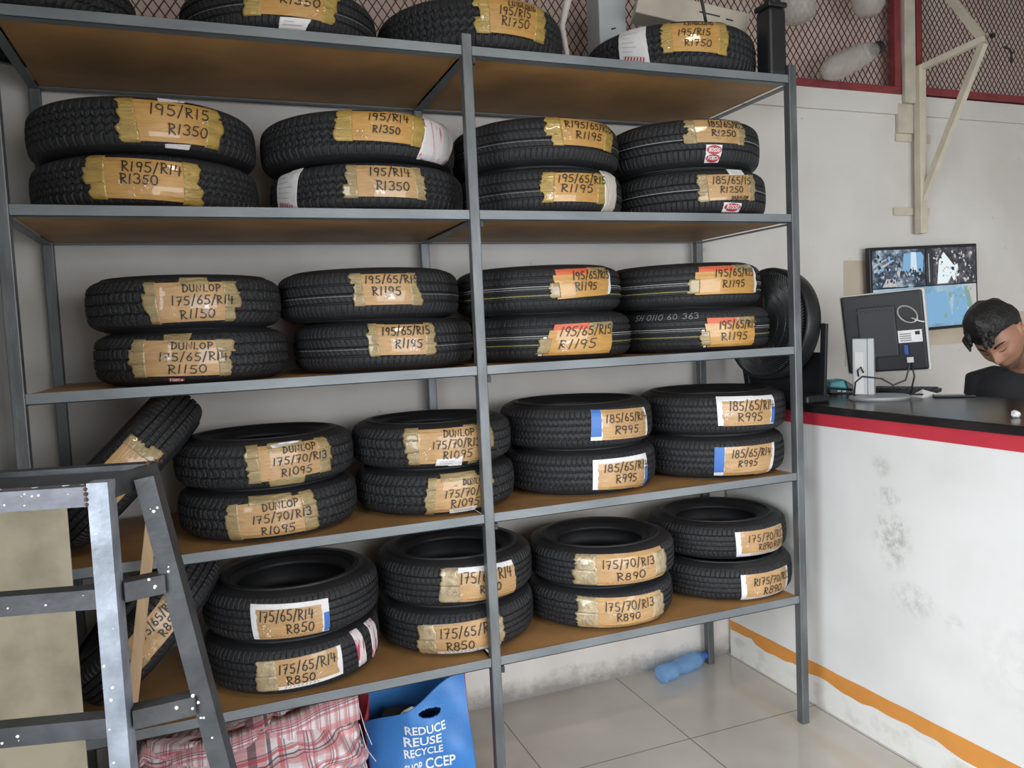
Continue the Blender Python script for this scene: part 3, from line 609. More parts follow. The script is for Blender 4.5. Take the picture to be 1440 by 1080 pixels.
EXTRAS = {
 '1b': [('white_sticker', [(-1.672, 0.039), (-1.386, 0.041), (-1.435, -0.001), (-1.693, -0.002)])],
 '1d': [('paper_tag', [(-2.706, 0.184), (-2.384, 0.174), (-2.336, 0.035), (-2.683, 0.07)])],
 '2Au': [('printed_sticker', [(-1.404, 0.163), (-1.148, 0.167), (-1.172, 0.144), (-1.398, 0.137)]), ('printed_sticker', [(-1.372, 0.02), (-1.149, 0.024), (-1.161, -0.0), (-1.366, -0.003)])],
 '2Bu': [('printed_sticker', [(-1.05, 0.16), (-0.388, 0.164), (-0.692, 0.01), (-1.147, 0.003)])],
 '2Bl': [('paper_tag', [(-2.796, 0.14), (-2.45, 0.148), (-2.533, 0.017), (-2.826, 0.041)])],
 '2Cl': [('white_band', [(-1.14, 0.178), (-0.867, 0.17), (-0.914, 0.012), (-1.135, 0.005)])],
 '2Du': [('oval_badge', [(-1.837, 0.072), (-1.631, 0.07), (-1.656, 0.003), (-1.843, 0.008)])],
 '2Dl': [('oval_badge', [(-1.699, 0.044), (-1.446, 0.042), (-1.45, 0.008), (-1.703, 0.01)]), ('white_sticker', [(-1.621, 0.168), (-1.384, 0.169), (-1.387, 0.148), (-1.614, 0.145)])],
 '3Au': [('code_sticker', [(-1.61, 0.01), (-1.435, 0.01), (-1.437, -0.003), (-1.613, -0.003)]), ('tape_strap', [(-1.613, 0.161), (-1.332, 0.16), (-1.329, 0.12), (-1.635, 0.121)])],
 '3Al': [('red_badge', [(-1.827, 0.022), (-1.67, 0.019), (-1.68, 0.005), (-1.824, 0.007)]), ('tape_strap', [(-1.854, 0.156), (-1.567, 0.152), (-1.628, 0.116), (-1.836, 0.119)])],
 '4Au': [('tape_strap', [(-1.619, 0.174), (-1.218, 0.175), (-1.216, 0.118), (-1.604, 0.114)]), ('paper_tag', [(-1.585, 0.139), (-1.315, 0.167), (-1.251, 0.141), (-1.558, 0.13)]), ('tape_strap', [(-1.632, 0.05), (-1.215, 0.052), (-1.226, 0.003), (-1.613, 0.01)])],
 '4Al': [('tape_strap', [(-1.867, 0.153), (-1.393, 0.158), (-1.39, 0.105), (-1.849, 0.103)])],
 '4Bu': [('tape_strap', [(-1.432, 0.176), (-1.261, 0.176), (-1.255, 0.005), (-1.391, 0.01)]), ('paper_tag', [(-1.791, 0.041), (-1.493, 0.04), (-1.48, 0.013), (-1.812, 0.018)])],
 '4Bl': [('tape_strap', [(-1.787, 0.161), (-1.32, 0.163), (-1.312, 0.102), (-1.765, 0.103)]), ('white_sticker', [(-1.697, 0.026), (-1.346, 0.029), (-1.349, 0.014), (-1.683, 0.011)])],
 '5Al': [('printed_sticker', [(-0.961, 0.198), (-0.833, 0.194), (-0.763, 0.039), (-0.895, 0.035)]), ('printed_sticker', [(-0.66, 0.181), (-0.475, 0.156), (-0.487, 0.054), (-0.616, 0.033)])],
}
# style, label for each tyre (which one it is, by its price tag and its place)
INFO = {
'1a': ('yellow', 'dark tyre on top shelf, leftmost, mostly cut off above the frame'),
'1b': ('yellow', 'tyre on the top shelf with white sticker under its R1350 tag'),
'1c': ('yellow', 'tyre on the top shelf above the middle post, yellow tag R1750'),
'1d': ('yellow', 'rightmost top-shelf tyre with a white paper tag left of its R1750 tag'),
'2Au': ('yellow', 'upper tyre at left end of second shelf, tag 195/R15 with red printed stickers'),
'2Al': ('yellow', 'lower tyre at left end of second shelf, wide tag R195/R14 R1350'),
'2Bu': ('yellow', 'upper second-shelf tyre with big white and red sticker beside its 195/R14 tag'),
'2Bl': ('tape', 'lower second-shelf tyre with white paper tag at left of its 195/R14 tag'),
'2Cu': ('yellow', 'upper second-shelf tyre just right of middle post, tag R195/65/R15 R1195'),
'2Cl': ('yellow', 'lower second-shelf tyre with cream paper band right of its R1195 tag'),
'2Du': ('tape', 'upper tyre at right end of second shelf with two red ovals under its tag'),
'2Dl': ('tape', 'lower tyre at right end of second shelf with one red oval under its tag'),
'3Au': ('tape', 'upper tyre at left end of third shelf, R1150 tag over a small white code sticker'),
'3Al': ('tape', 'lower tyre at left end of third shelf, R1150 tag with small red sticker below'),
'3Bu': ('tape', 'upper third-shelf tyre just left of the middle post, crumpled tape at left of tag'),
'3Bl': ('tape', 'lower third-shelf tyre just left of the middle post, tag R1195'),
'3Cu': ('red', 'upper third-shelf tyre right of middle post with white and yellow tread lines'),
'3Cl': ('red', 'lower third-shelf tyre right of middle post, red-topped tag R1195'),
'3Du': ('red', 'upper tyre at right end of third shelf, red-topped tag R1195'),
'3Dl': ('red', 'lower tyre at right end of third shelf with chalk numbers beside its tag'),
'4Au': ('tape', 'upper fourth-shelf tyre beside the leaning tyre, tilted tag R1095'),
'4Al': ('tape', 'lower fourth-shelf tyre beside the leaning tyre, tag 175/70/R13 R1095'),
'4Bu': ('tape', 'upper fourth-shelf tyre behind the middle post, taped tag R1095'),
'4Bl': ('tape', 'lower fourth-shelf tyre behind the middle post, taped tag R1095'),
'4Cu': (('R', 'L'), 'upper fourth-shelf tyre right of middle post, tag R995 with blue left strip'),
'4Cl': (('TL', 'R'), 'lower fourth-shelf tyre right of middle post, tag R995 with white top edge'),
'4Du': (('TL', 'R'), 'upper tyre at right end of fourth shelf, white-bordered tag R995'),
'4Dl': (('R', 'L'), 'lower tyre at right end of fourth shelf, tag R995 with blue left strip'),
'5Au': (('TL', 'R'), 'upper bottom-shelf tyre next to the leaning one, white-bordered R850 tag'),
'5Al': (('RBck', 'L'), 'lower bottom-shelf tyre with torn paper strap right of its R850 tag'),
'5Bu': (('Tck', None), 'upper bottom-shelf tyre behind the middle post, tag R850'),
'5Bl': (('BCk', None), 'lower bottom-shelf tyre behind the middle post, tag R850'),
'5Cu': (('Ck', None), 'upper bottom-shelf tyre right of middle post, taped tag 175/70/R13 R890'),
'5Cl': (('Ck', None), 'lower bottom-shelf tyre right of middle post, taped tag R890'),
'5Du': (('LB', None), 'upper tyre at right end of bottom shelf, tag R890 twice'),
'5Dl': (('LBR', None), 'lower tyre at right end of bottom shelf, white-edged tag R175/70/R13'),
}
SHELF = ['top', 'second', 'third', 'fourth', 'bottom']
TY = {}
for i, (key, kind, sh, lvl, cx, cy, quad, lines) in enumerate(TYRES):
    st, lab = INFO[key]; w = DIM[kind][1]
    t = make_tyre(kind, (cx, cy, ZS[sh] + .001 + lvl * (w + .001)), lab, 'tyres lying on the %s shelf' % SHELF[sh], spin=i * .37)
    if quad: price_label(t, kind, quad, lines, st, i + 1)
    for j, (what, q) in enumerate(EXTRAS.get(key, [])): extra(t, kind, what, q, i * 7 + j)
    TY[key] = t
# chalk numbers on the lower right tyre of the third shelf
p = Patch('line15', [(-2.87, .150), (-2.05, .150), (-2.05, .125), (-2.87, .125)])
write(p, [('SH 0110 60 363', 0, 1, .1, .9)], .0014, TY['3Dl'], 'chalk_numbers', CHALK, .0028)
# two tyres leaning at the left end
LEANQ4 = [(-1.62, .122), (-1.02, .132), (-0.98, .052), (-1.60, .044)]
for key, kind, loc, lab, lines, q in (
    ('4L', 'eco14', (-1.105, .285, ZS[3] + .242), 'tyre leaning at the left end of the fourth shelf behind the steel trestle top', [], [(-1.98, .135), (-1.12, .135), (-1.12, .03), (-1.98, .03)]),
    ('5L', 'eco14', (-1.075, .285, ZS[4] + .242), 'tyre leaning at the left end of bottom shelf, slanted 175/65 tag', [('175/65/R14', .28, .98, .54, .86), ('R850', .5, .85, .12, .44)], [(-1.72, .125), (-1.02, .125), (-1.02, .035), (-1.72, .035)])):
    w = DIM[kind][1]; th = math.radians(45)
    n = Vector((-math.sin(th), 0, math.cos(th))); base = Vector(loc) - n * (w / 2)
    t = make_tyre(kind, base, lab, 'tyres leaning against the stacks', rot=(0, -th, 0))
    price_label(t, kind, q, lines, 'tape', 70 + len(lines))
    TY[key] = t
# ------------------------------------------------------------------ service counter
CX = 1.444
cnt = empty('service_counter', (CX + .3, -.4, 0), 'white front counter with red band, orange stripe and black top', 'counter')
def rel(p): return o_rel(cnt, p)
def local(o, root): o.location = o.location - root.location; return o
cm = mat('counter_white_paint', (.80, .81, .80), .55)
def counter_mat(m):
    N, L, b = nodes_of(m)
    tc = N.new('ShaderNodeTexCoord'); sep = N.new('ShaderNodeSeparateXYZ'); L.new(tc.outputs['Object'], sep.inputs[0])
    def blob(y, z, ry, rz, amt):
        a = N.new('ShaderNodeMath'); a.operation = 'SUBTRACT'; L.new(sep.outputs['Y'], a.inputs[0]); a.inputs[1].default_value = y
        a2 = N.new('ShaderNodeMath'); a2.operation = 'DIVIDE'; L.new(a.outputs[0], a2.inputs[0]); a2.inputs[1].default_value = ry
        a3 = N.new('ShaderNodeMath'); a3.operation = 'POWER'; L.new(a2.outputs[0], a3.inputs[0]); a3.inputs[1].default_value = 2
        c = N.new('ShaderNodeMath'); c.operation = 'SUBTRACT'; L.new(sep.outputs['Z'], c.inputs[0]); c.inputs[1].default_value = z
        c2 = N.new('ShaderNodeMath'); c2.operation = 'DIVIDE'; L.new(c.outputs[0], c2.inputs[0]); c2.inputs[1].default_value = rz
        c3 = N.new('ShaderNodeMath'); c3.operation = 'POWER'; L.new(c2.outputs[0], c3.inputs[0]); c3.inputs[1].default_value = 2
        s = N.new('ShaderNodeMath'); s.operation = 'ADD'; L.new(a3.outputs[0], s.inputs[0]); L.new(c3.outputs[0], s.inputs[1])
        e = N.new('ShaderNodeMath'); e.operation = 'SUBTRACT'; e.use_clamp = True; e.inputs[0].default_value = 1; L.new(s.outputs[0], e.inputs[1])
        f = N.new('ShaderNodeMath'); f.operation = 'MULTIPLY'; L.new(e.outputs[0], f.inputs[0]); f.inputs[1].default_value = amt
        return f
    bl = [blob(*q) for q in ((-.26, 1.06, .055, .045, .5), (-.29, .955, .07, .04, .8), (-.31, .80, .10, .13, .75), (-.34, .845, .06, .05, .9), (-.27, .755, .05, .04, .6), (-.40, .60, .11, .07, .55), (-.55, .57, .07, .05, .35), (-.9, .5, .3, .2, .2))]
    s = bl[0]
    for q in bl[1:]:
        a = N.new('ShaderNodeMath'); a.operation = 'MAXIMUM'; L.new(s.outputs[0], a.inputs[0]); L.new(q.outputs[0], a.inputs[1]); s = a
    n = N.new('ShaderNodeTexNoise'); n.inputs['Scale'].default_value = 26; n.inputs['Detail'].default_value = 9; n.inputs['Roughness'].default_value = .65; L.new(tc.outputs['Object'], n.inputs['Vector'])
    r = N.new('ShaderNodeValToRGB'); r.color_ramp.elements[0].position = .44; r.color_ramp.elements[0].color = (0, 0, 0, 1); r.color_ramp.elements[1].position = .68; r.color_ramp.elements[1].color = (1, 1, 1, 1); L.new(n.outputs['Fac'], r.inputs[0])
    mm = N.new('ShaderNodeMath'); mm.operation = 'MULTIPLY'; mm.use_clamp = True; L.new(s.outputs[0], mm.inputs[0]); L.new(r.outputs[0], mm.inputs[1])
    n2 = N.new('ShaderNodeTexNoise'); n2.inputs['Scale'].default_value = 2.5; n2.inputs['Detail'].default_value = 5; L.new(tc.outputs['Object'], n2.inputs['Vector'])
    r2 = N.new('ShaderNodeValToRGB'); r2.color_ramp.elements[0].position = .35; r2.color_ramp.elements[0].color = (.72, .725, .705, 1); r2.color_ramp.elements[1].position = .6; r2.color_ramp.elements[1].color = (.80, .805, .79, 1); L.new(n2.outputs['Fac'], r2.inputs[0])
    mx = N.new('ShaderNodeMix'); mx.data_type = 'RGBA'; L.new(mm.outputs[0], mx.inputs['Factor']); L.new(r2.outputs[0], mx.inputs['A']); mx.inputs['B'].default_value = (.30, .285, .25, 1)
    L.new(mx.outputs['Result'], b.inputs['Base Color'])
counter_mat(cm)
Y0c, Y1c = -2.1, WY1 - .019
# material reads object coordinates, so the panel keeps its own origin at the world's
pn = MB().box((CX, Y0c, 0), (CX + .1, Y1c, 1.183)).build('front_panel', cm); pn.parent = cnt; pn.location = -cnt.location
# red band along the top
local(MB().box((CX - .006, Y0c, 1.183), (CX + .1, Y1c, 1.236)).build('red_band', mat('red_gloss_paint', (.62, .045, .07), .4, var=.12, vscale=6), cnt, bevel=.003), cnt)
local(MB().box((CX - .03, Y0c - .02, 1.2365), (2.08, Y1c, 1.268)).build('worktop', mat('black_laminate', (.018, .017, .019), .22, var=.4, vscale=7, bump=.04, bscale=20), cnt, bevel=.004), cnt)
# orange stripe with a ragged lower edge
rs = random.Random(3); V = []; F = []; n = 120
for i in range(n + 1):
    y = Y1c - .002 - (Y1c - Y0c - .004) * i / n
    zt = .172 + .012 * (.69 - y) + .003 * noise.noise(Vector((y * 9, 0, 0)))
    wd = .062 + .038 * noise.noise(Vector((y * 2.3 + 4.1, 1, 0))) + .016 * noise.noise(Vector((y * 11, 2, 0)))
    if y > .5: wd *= .72
    V += [(CX - .0012, y, zt), (CX - .0012, y, zt - max(.02, wd)), (CX + .002, y, zt), (CX + .002, y, zt - max(.02, wd))]
    if i:
        a = 4 * (i - 1); F += [(a, a + 1, a + 5, a + 4), (a + 2, a, a + 4, a + 6), (a + 1, a + 3, a + 7, a + 5)]
local(mk('orange_stripe', V, F, mat('orange_paint', (.72, .30, .06), .55, var=.1, vscale=10), cnt), cnt)
# lower bare plaster skirting of the counter, dirty at the floor
sk = mat('dirty_skirting_plaster', (.78, .775, .74), .7, color2=(.60, .58, .51), vscale=9, lo=.3, hi=.5)
V = []; F = []
local(MB().box((CX - .0006, Y0c, 0), (CX + .002, Y1c, .10)).build('skirting_plaster', sk, cnt), cnt)

# ------------------------------------------------------------------ steel trestle in front, left
def cp(px, py, w):
    """a place seen in that direction at that distance along the view axis (used to survey the trestle)"""
    d = FW + RT * ((px - 720) / 1106.8) - UP * ((py - 540) / 1106.8)
    return CAMP + d * w
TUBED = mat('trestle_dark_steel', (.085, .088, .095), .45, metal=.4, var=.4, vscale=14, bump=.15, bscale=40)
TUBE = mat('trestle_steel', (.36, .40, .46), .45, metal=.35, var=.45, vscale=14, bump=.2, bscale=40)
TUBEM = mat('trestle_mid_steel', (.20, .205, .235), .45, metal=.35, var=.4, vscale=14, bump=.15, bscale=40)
SPL = mat('paint_splatter', (.80, .80, .72), .6); RUST = mat('rusty_weld', (.10, .055, .042), .75, var=.5, vscale=60, bump=.6, bscale=120)
# survey: top corner of the near leg and its plane
A = Vector((-1.042, -.795, 1.372))
dx = Vector((.93, -.24, 0)).normalized(); dy = Vector((.24, .93, 0)).normalized()
tr = empty('steel_trestle', (A.x, A.y, 0), 'grey welded square tube trestle with paint splashes, in front of rack', 'trestle')
def T(a, b, z): return Vector((A.x, A.y, 0)) + dx * a + dy * b + Vector((0, 0, z)) - tr.location
S = .038; H = A.z
BEAMS = []
def beam(name, p, q, up=None, s=S):
    m = MB().bar(p, q, s, s, up=up or dy); BEAMS.append((name, m)); return m
L2 = -1.05
beam('front_leg', T(0, 0, 0), T(0, 0, H)); beam('front_leg', T(L2, 0, 0), T(L2, 0, H))
# outer stay: leaves the top corner and leans outwards
beam('slanted_leg', T(.30, .06, 0.0), T(.064, .06, H - .006)); beam('slanted_leg', T(L2 - .30, .06, 0.0), T(L2 - .064, .06, H - .006))
beam('top_rail', T(L2 + S / 2, 0, H - .025), T(-S / 2, 0, H - .025)); beam('back_rail', T(L2 - .03, .165, H - .012), T(.045, .165, H - .012))
beam('end_piece', T(.0, S / 2, H - .020), T(.045, .165 - S / 2, H - .012)); beam('end_piece', T(L2, S / 2, H - .020), T(L2 - .03, .165 - S / 2, H - .012))
q = [T(L2, .02, H - .010), T(-.012, .02, H - .010), T(.018, .145, H - .004), T(L2, .145, H - .004)]
V = [v for v in q] + [v - Vector((0, 0, .012)) for v in q]
mk('top_plate', V, [(0, 1, 2, 3), (7, 6, 5, 4), (0, 4, 5, 1), (1, 5, 6, 2), (2, 6, 7, 3), (3, 7, 4, 0)], mat('dark_plate_steel', (.10, .105, .115), .5, metal=.4, var=.4, vscale=15), tr)
def sx(z): return .30 + (.064 - .30) * z / (H - .006)
for z in (1.15, .898, .645, .39, .14):
    beam('rung', T(L2 + S / 2, 0, z), T(-S / 2, 0, z)); beam('rung', T(S / 2, .012, z + .004), T(sx(z) - S / 2, .05, z + .004)); beam('rung', T(L2 - S / 2, .012, z + .004), T(L2 - sx(z) + S / 2, .05, z + .004))
# welds and splashes
def blob_mesh(c, r, seed, flat=None):
    m = bmesh.new(); bmesh.ops.create_icosphere(m, subdivisions=2, radius=r)
    for v in m.verts:
        v.co *= 1 + .45 * noise.noise(v.co * (2.2 / r) + Vector((seed, 0, 0)))
        if flat: v.co = Vector((v.co.x * flat[0], v.co.y * flat[1], v.co.z * flat[2]))
    V = [v.co + c for v in m.verts]; F = [tuple(v.index for v in f.verts) for f in m.faces]; m.free(); return V, F
def near(c):
    """the tube whose surface carries a blob at c"""
    best = None
    for nm, m in BEAMS:
        p = sum((Vector(v) for v in m.V[:4]), Vector()) / 4; q = sum((Vector(v) for v in m.V[4:8]), Vector()) / 4
        t = max(0, min(1, (c - p).dot(q - p) / (q - p).length_squared)); d = (p.lerp(q, t) - c).length
        if best is None or d < best[0]: best = (d, m)
    return best[1]
def stick_on(c, r, seed, flat=None, mi=1):
    near(c).add(*blob_mesh(c, r, seed, flat), mi)
for k, (a, b, z, r) in enumerate(((-.021, -.018, H - .01, .0042), (-.021, -.018, H - .020, .0045), (-.021, -.018, H - .03, .0045), (-.021, -.018, H - .04, .004), (.045, .13, H + .009, .006), (.055, .15, H + .010, .005), (.028, .09, H + .002, .004), (.06, .16, H + .008, .004))):
    stick_on(T(a, b, z), r, k, mi=2)
rr = random.Random(11)
for k in range(46):
    m = k % 4
    if m == 0: c = T(rr.uniform(-.014, .014), -S / 2 - .0005, rr.uniform(.5, H - .02))
    elif m == 1: z = rr.uniform(.4, H - .05); c = T(sx(z) + rr.uniform(-.012, .012), .06 - S / 2 - .0005, z)
    elif m == 2: c = T(rr.uniform(-.3, -.03), -S / 2 - .0005, H - rr.uniform(.012, .04))
    else: z = rr.choice((1.15, .898)); c = T(rr.uniform(-.28, -.03), -S / 2 - .0005, z + rr.uniform(-.014, .014))
    stick_on(c, rr.uniform(.001, .0032), k, (1, .35, 1))
for k, (a, ln) in enumerate(((-.235, .028), (-.215, .024), (-.19, .016), (-.12, .009), (-.065, .010), (-.035, .006))):
    stick_on(T(a, .004, H - .005), ln * .5, k + 60, (1.3, .5, .15))
for z in (1.15, .898):
    for k in range(5): stick_on(T(sx(z) - .03 + rr.uniform(-.02, .03), .03 + rr.uniform(-.012, .01), z + .022 + rr.uniform(-.02, .01)), rr.uniform(.003, .005), k + 90)
for nm, m in BEAMS:
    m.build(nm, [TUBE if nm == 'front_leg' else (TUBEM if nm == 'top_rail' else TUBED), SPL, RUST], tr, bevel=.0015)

# ------------------------------------------------------------------ plywood sheet and stick leaning on the rack
PLY = mat('weathered_plywood', (.66, .595, .45), .8, var=.45, vscale=6, detail=12, lo=.25, hi=.55, bump=.15, bscale=25)
pw = empty('plywood_sheet', (-1.335, -.18, 0), 'beige plywood sheet standing behind the trestle, left edge of photo', 'board')
b = MB(); b.box((-.135, -.006, 0), (.130, .006, 1.255), mtx=Matrix.Rotation(math.radians(-1.5), 4, 'X')); b.build('sheet', PLY, pw, bevel=.002)
sa, sb = Vector((-1.0, -.085, 1.22)), Vector((-1.2, -.16, .004))
st = MB().bar(sa - sb, (0, 0, 0), .030, .010, up=(0, 1, 0)).build('wooden_stick', mat('raw_pine', (.50, .335, .19), .65, var=.25, vscale=10, stretch=(6, 6, .6)), bevel=.002); st.location = sb
tag(st, 'thin pale wooden stick leaning behind the trestle, in front of leaning tyres', 'stick')
# ------------------------------------------------------------------ soft bags under the rack
def plaid():
    m = mat('plaid_woven_plastic', (.74, .66, .67), .55, bump=.35, bscale=60); N, L, b = nodes_of(m)
    uv = N.new('ShaderNodeUVMap'); sep = N.new('ShaderNodeSeparateXYZ'); L.new(uv.outputs[0], sep.inputs[0])
    def stripes(out, f, hw, ph):
        a = N.new('ShaderNodeMath'); a.operation = 'MULTIPLY_ADD'; L.new(sep.outputs[out], a.inputs[0]); a.inputs[1].default_value = f; a.inputs[2].default_value = ph
        q = N.new('ShaderNodeMath'); q.operation = 'FRACT'; L.new(a.outputs[0], q.inputs[0])
        g = N.new('ShaderNodeMath'); g.operation = 'LESS_THAN'; L.new(q.outputs[0], g.inputs[0]); g.inputs[1].default_value = hw; return g
    def mixc(prev, fac, col, k):
        s = N.new('ShaderNodeMath'); s.operation = 'MULTIPLY'; L.new(fac.outputs[0], s.inputs[0]); s.inputs[1].default_value = k
        x = N.new('ShaderNodeMix'); x.data_type = 'RGBA'; L.new(s.outputs[0], x.inputs['Factor'])
        if prev is None: x.inputs['A'].default_value = (.74, .67, .68, 1)
        else: L.new(prev.outputs['Result'], x.inputs['A'])
        x.inputs['B'].default_value = (*col, 1); return x
    c = None
    for o in ('X', 'Y'):
        c = mixc(c, stripes(o, 15, .30, .1), (.66, .20, .22), .55)
        c = mixc(c, stripes(o, 15, .10, .62), (.50, .06, .09), .75)
        c = mixc(c, stripes(o, 15, .055, .78), (.05, .05, .07), .8); c = mixc(c, stripes(o, 15, .04, .90), (.05, .05, .07), .7); c = mixc(c, stripes(o, 15, .04, .5), (.05, .05, .07), .6)
    L.new(c.outputs['Result'], b.inputs['Base Color']); return m
def sack(name, x0, x1, y0, y1, topf, m, seed, amp=.02, nx=90, nz=44, closed_top=True, parent=None):
    """upright soft bag: loop of nx points (superellipse) by nz levels, top pinched to a ridge"""
    V = []; F = []; UV = []
    cx, cy, hx, hy = (x0 + x1) / 2, (y0 + y1) / 2, (x1 - x0) / 2, (y1 - y0) / 2
    for i in range(nz + 1):
        v = i / nz
        for j in range(nx):
            a = 2 * PI * j / nx; c, s = math.cos(a), math.sin(a)
            px = math.copysign(abs(c) ** .45, c); py = math.copysign(abs(s) ** .55, s)
            pinch = 1 - max(0, (v - .55) / .45) ** 1.6 * (.97 if closed_top else .25)
            bul = 1 + .06 * math.sin(PI * v)
            X = cx + hx * px * bul; Y = cy + hy * py * pinch * bul
            Z = .004 + v * topf((px + 1) / 2)
            k = noise.noise(Vector((X * 6 + seed, Y * 6, Z * 9))) * amp + noise.noise(Vector((X * 15, Z * 22 + X * 10, seed))) * amp * .55 + abs(noise.noise(Vector((X * 9 + Z * 14, seed + 3, Z * 5)))) * amp * .8
            Y -= k * (1 if s < 0 else -1) * (.3 + v); X += k * .5 * c; Z += (noise.noise(Vector((X * 7, seed, Y * 7))) * amp * .8) * v
            V.append((X, Y, max(.003, Z))); UV.append((j / nx * 2 * (hx + hy) * 2 * .9, v * .45))
    for i in range(nz):
        for j in range(nx): F.append((i * nx + j, i * nx + (j + 1) % nx, (i + 1) * nx + (j + 1) % nx, (i + 1) * nx + j))
    F.append(tuple(range(nx))[::-1])
    if closed_top: F.append(tuple(range(nz * nx, (nz + 1) * nx)))
    o = mk(name, V, F, m, parent, True)
    uv = o.data.uv_layers.new(name='UVMap')
    for pl in o.data.polygons:
        us = [UV[vi] for vi in pl.vertices]; big = max(u for u, _ in us) - min(u for u, _ in us) > .5
        for li, vi in zip(pl.loop_indices, pl.vertices):
            u, v = UV[vi]
            if big and u < .5: u += 2 * (hx + hy) * 2 * .9
            uv.data[li].uv = (u, v)
    return o
PL = plaid()
def ptop(f):
    pts = [(0, .27), (.10, .37), (.2, .33), (.45, .355), (.7, .395), (.88, .44), (.97, .455), (1, .42)]
    for (a, za), (b, zb) in zip(pts, pts[1:]):
        if f <= b: return za + (zb - za) * (f - a) / (b - a)
    return .42
cb = empty('laundry_bag', (-.80, .22, 0), 'red and white checked woven laundry bag under the bottom shelf', 'bag')
o = sack('bag_body', -1.17 + .80, -.46 + .80, .03 - .22, .46 - .22, ptop, PL, 5, amp=.045, nx=170, nz=80, parent=cb)
# folded-over flap with the zip along the top front edge
V = []; F = []; n = 60; UVs = []
for i in range(n + 1):
    f = i / n; x = -.33 + .68 * f; z = ptop(.07 + .9 * f) - .012 + .010 * noise.noise(Vector((x * 9, 3, 0)))
    y = -.02 - .10 * f + .012 * noise.noise(Vector((x * 12, 1, 0)))
    for k, (dy_, dz_) in enumerate(((.06, .015), (.0, .006), (-.012, -.02), (-.016, -.055 - .02 * f))):
        V.append((x, y + dy_, z + dz_)); UVs.append((x * 2.2, .03 + .11 * k / 3))
    if i:
        a = 4 * (i - 1)
        for k in range(3): F.append((a + k + 1, a + k, a + k + 4, a + k + 5))
fl = mk('top_flap', V, F, PL, cb, True); uv = fl.data.uv_layers.new(name='UVMap')
for pl in fl.data.polygons:
    for li, vi in zip(pl.loop_indices, pl.vertices): uv.data[li].uv = UVs[vi]
so = fl.modifiers.new('s', 'SOLIDIFY'); so.thickness = .003
hd = MB()
for k in range(3): hd.tube([(.352 - .004 * k, -.12 - .01 * k, .40 - .05 * k), (.366, -.125, .33 - .07 * k), (.385 + .01 * k, -.13, .27 - .06 * k)], .0012, 5)
hd.build('loose_thread', PAPER, cb)

# blue shopping bag with red gussets
BLU = mat('blue_bag_fabric', (.045, .215, .58), .45, var=.18, vscale=6, bump=.12, bscale=120)
BLI = mat('bag_inside', (.03, .10, .28), .7); RDG = mat('red_bag_gusset', (.40, .035, .04), .5, var=.2, vscale=8)
sb_ = empty('shopping_bag', (-.22, .2, 0), 'blue shopping bag with white recycling words and red side, under the rack', 'bag')
BX0, BX1, BYF, BYB, BH = -.195, .140, -.165, .13, .43
def bfront(u, v):      # u across 0..1, v up 0..1
    x = BX0 + (BX1 - BX0) * u; top = BH - .155 * (1 - u) ** 1.5 + .015 * u; z = .003 + v * top
    y = BYF + .05 * v * v - .020 * math.sin(PI * v) * math.sin(PI * u) + .012 * noise.noise(Vector((u * 3.2, v * 3.5, 2))) + .010 * math.sin((u * 1.3 - v) * 6) * v + .05 * (1 - u) * max(0, v - .72) + .13 * (max(0, .38 - u) / .38) ** 1.6 + .012 * math.sin(u * 9 + v * 7)
    return Vector((x, y, z))
def grid(fn, nu, nv):
    V = [fn(i / nu, j / nv) for j in range(nv + 1) for i in range(nu + 1)]
    return V, [(j * (nu + 1) + i, j * (nu + 1) + i + 1, (j + 1) * (nu + 1) + i + 1, (j + 1) * (nu + 1) + i) for j in range(nv) for i in range(nu)]
V, F = grid(bfront, 110, 110)
# the hand hole: drop the faces of a slot near the top
def hole(f):
    c = sum((V[i] for i in f), Vector()) / 4
    return ((c.x - .0) / .040) ** 2 + ((c.z - .352) / .013) ** 2 < 1
F = [f for f in F if not hole(f)]
o = mk('front_panel', V, F, BLU, sb_, True); s_ = o.modifiers.new('s', 'SOLIDIFY'); s_.thickness = .002
V, F = grid(lambda u, v: Vector((BX0 + (BX1 - BX0) * u, BYB - .01 * math.sin(5 * u), .003 + v * (BH + .045 * u - .02 * (1 - u)))), 20, 10); V2, F2 = V, [f[::-1] for f in F]
o = mk('back_panel', V2, F2, BLU, sb_, True); s_ = o.modifiers.new('s', 'SOLIDIFY'); s_.thickness = .002
for nm, x, u in (('side_gusset', BX1, 1.0), ('side_gusset', BX0, 0.0)):
    def side(a, v, u=u, x=x):
        p0 = bfront(u, v); q0 = Vector((x, BYB, .003 + v * (BH + .02))); p = p0.lerp(q0, a); p.x += (-.03 if u else .03) * math.sin(PI * a) * v + (.012 if u else -.01) * math.sin(PI * a) * (1 - v); return p
    V, F = grid(side, 16, 24); o = mk(nm, V, F if u else [f[::-1] for f in F], RDG, sb_, True); s_ = o.modifiers.new('s', 'SOLIDIFY'); s_.thickness = .002
MB().box((BX0 + .01, BYF + .03, .002), (BX1 - .01, BYB - .01, .006)).build('base', BLI, sb_)
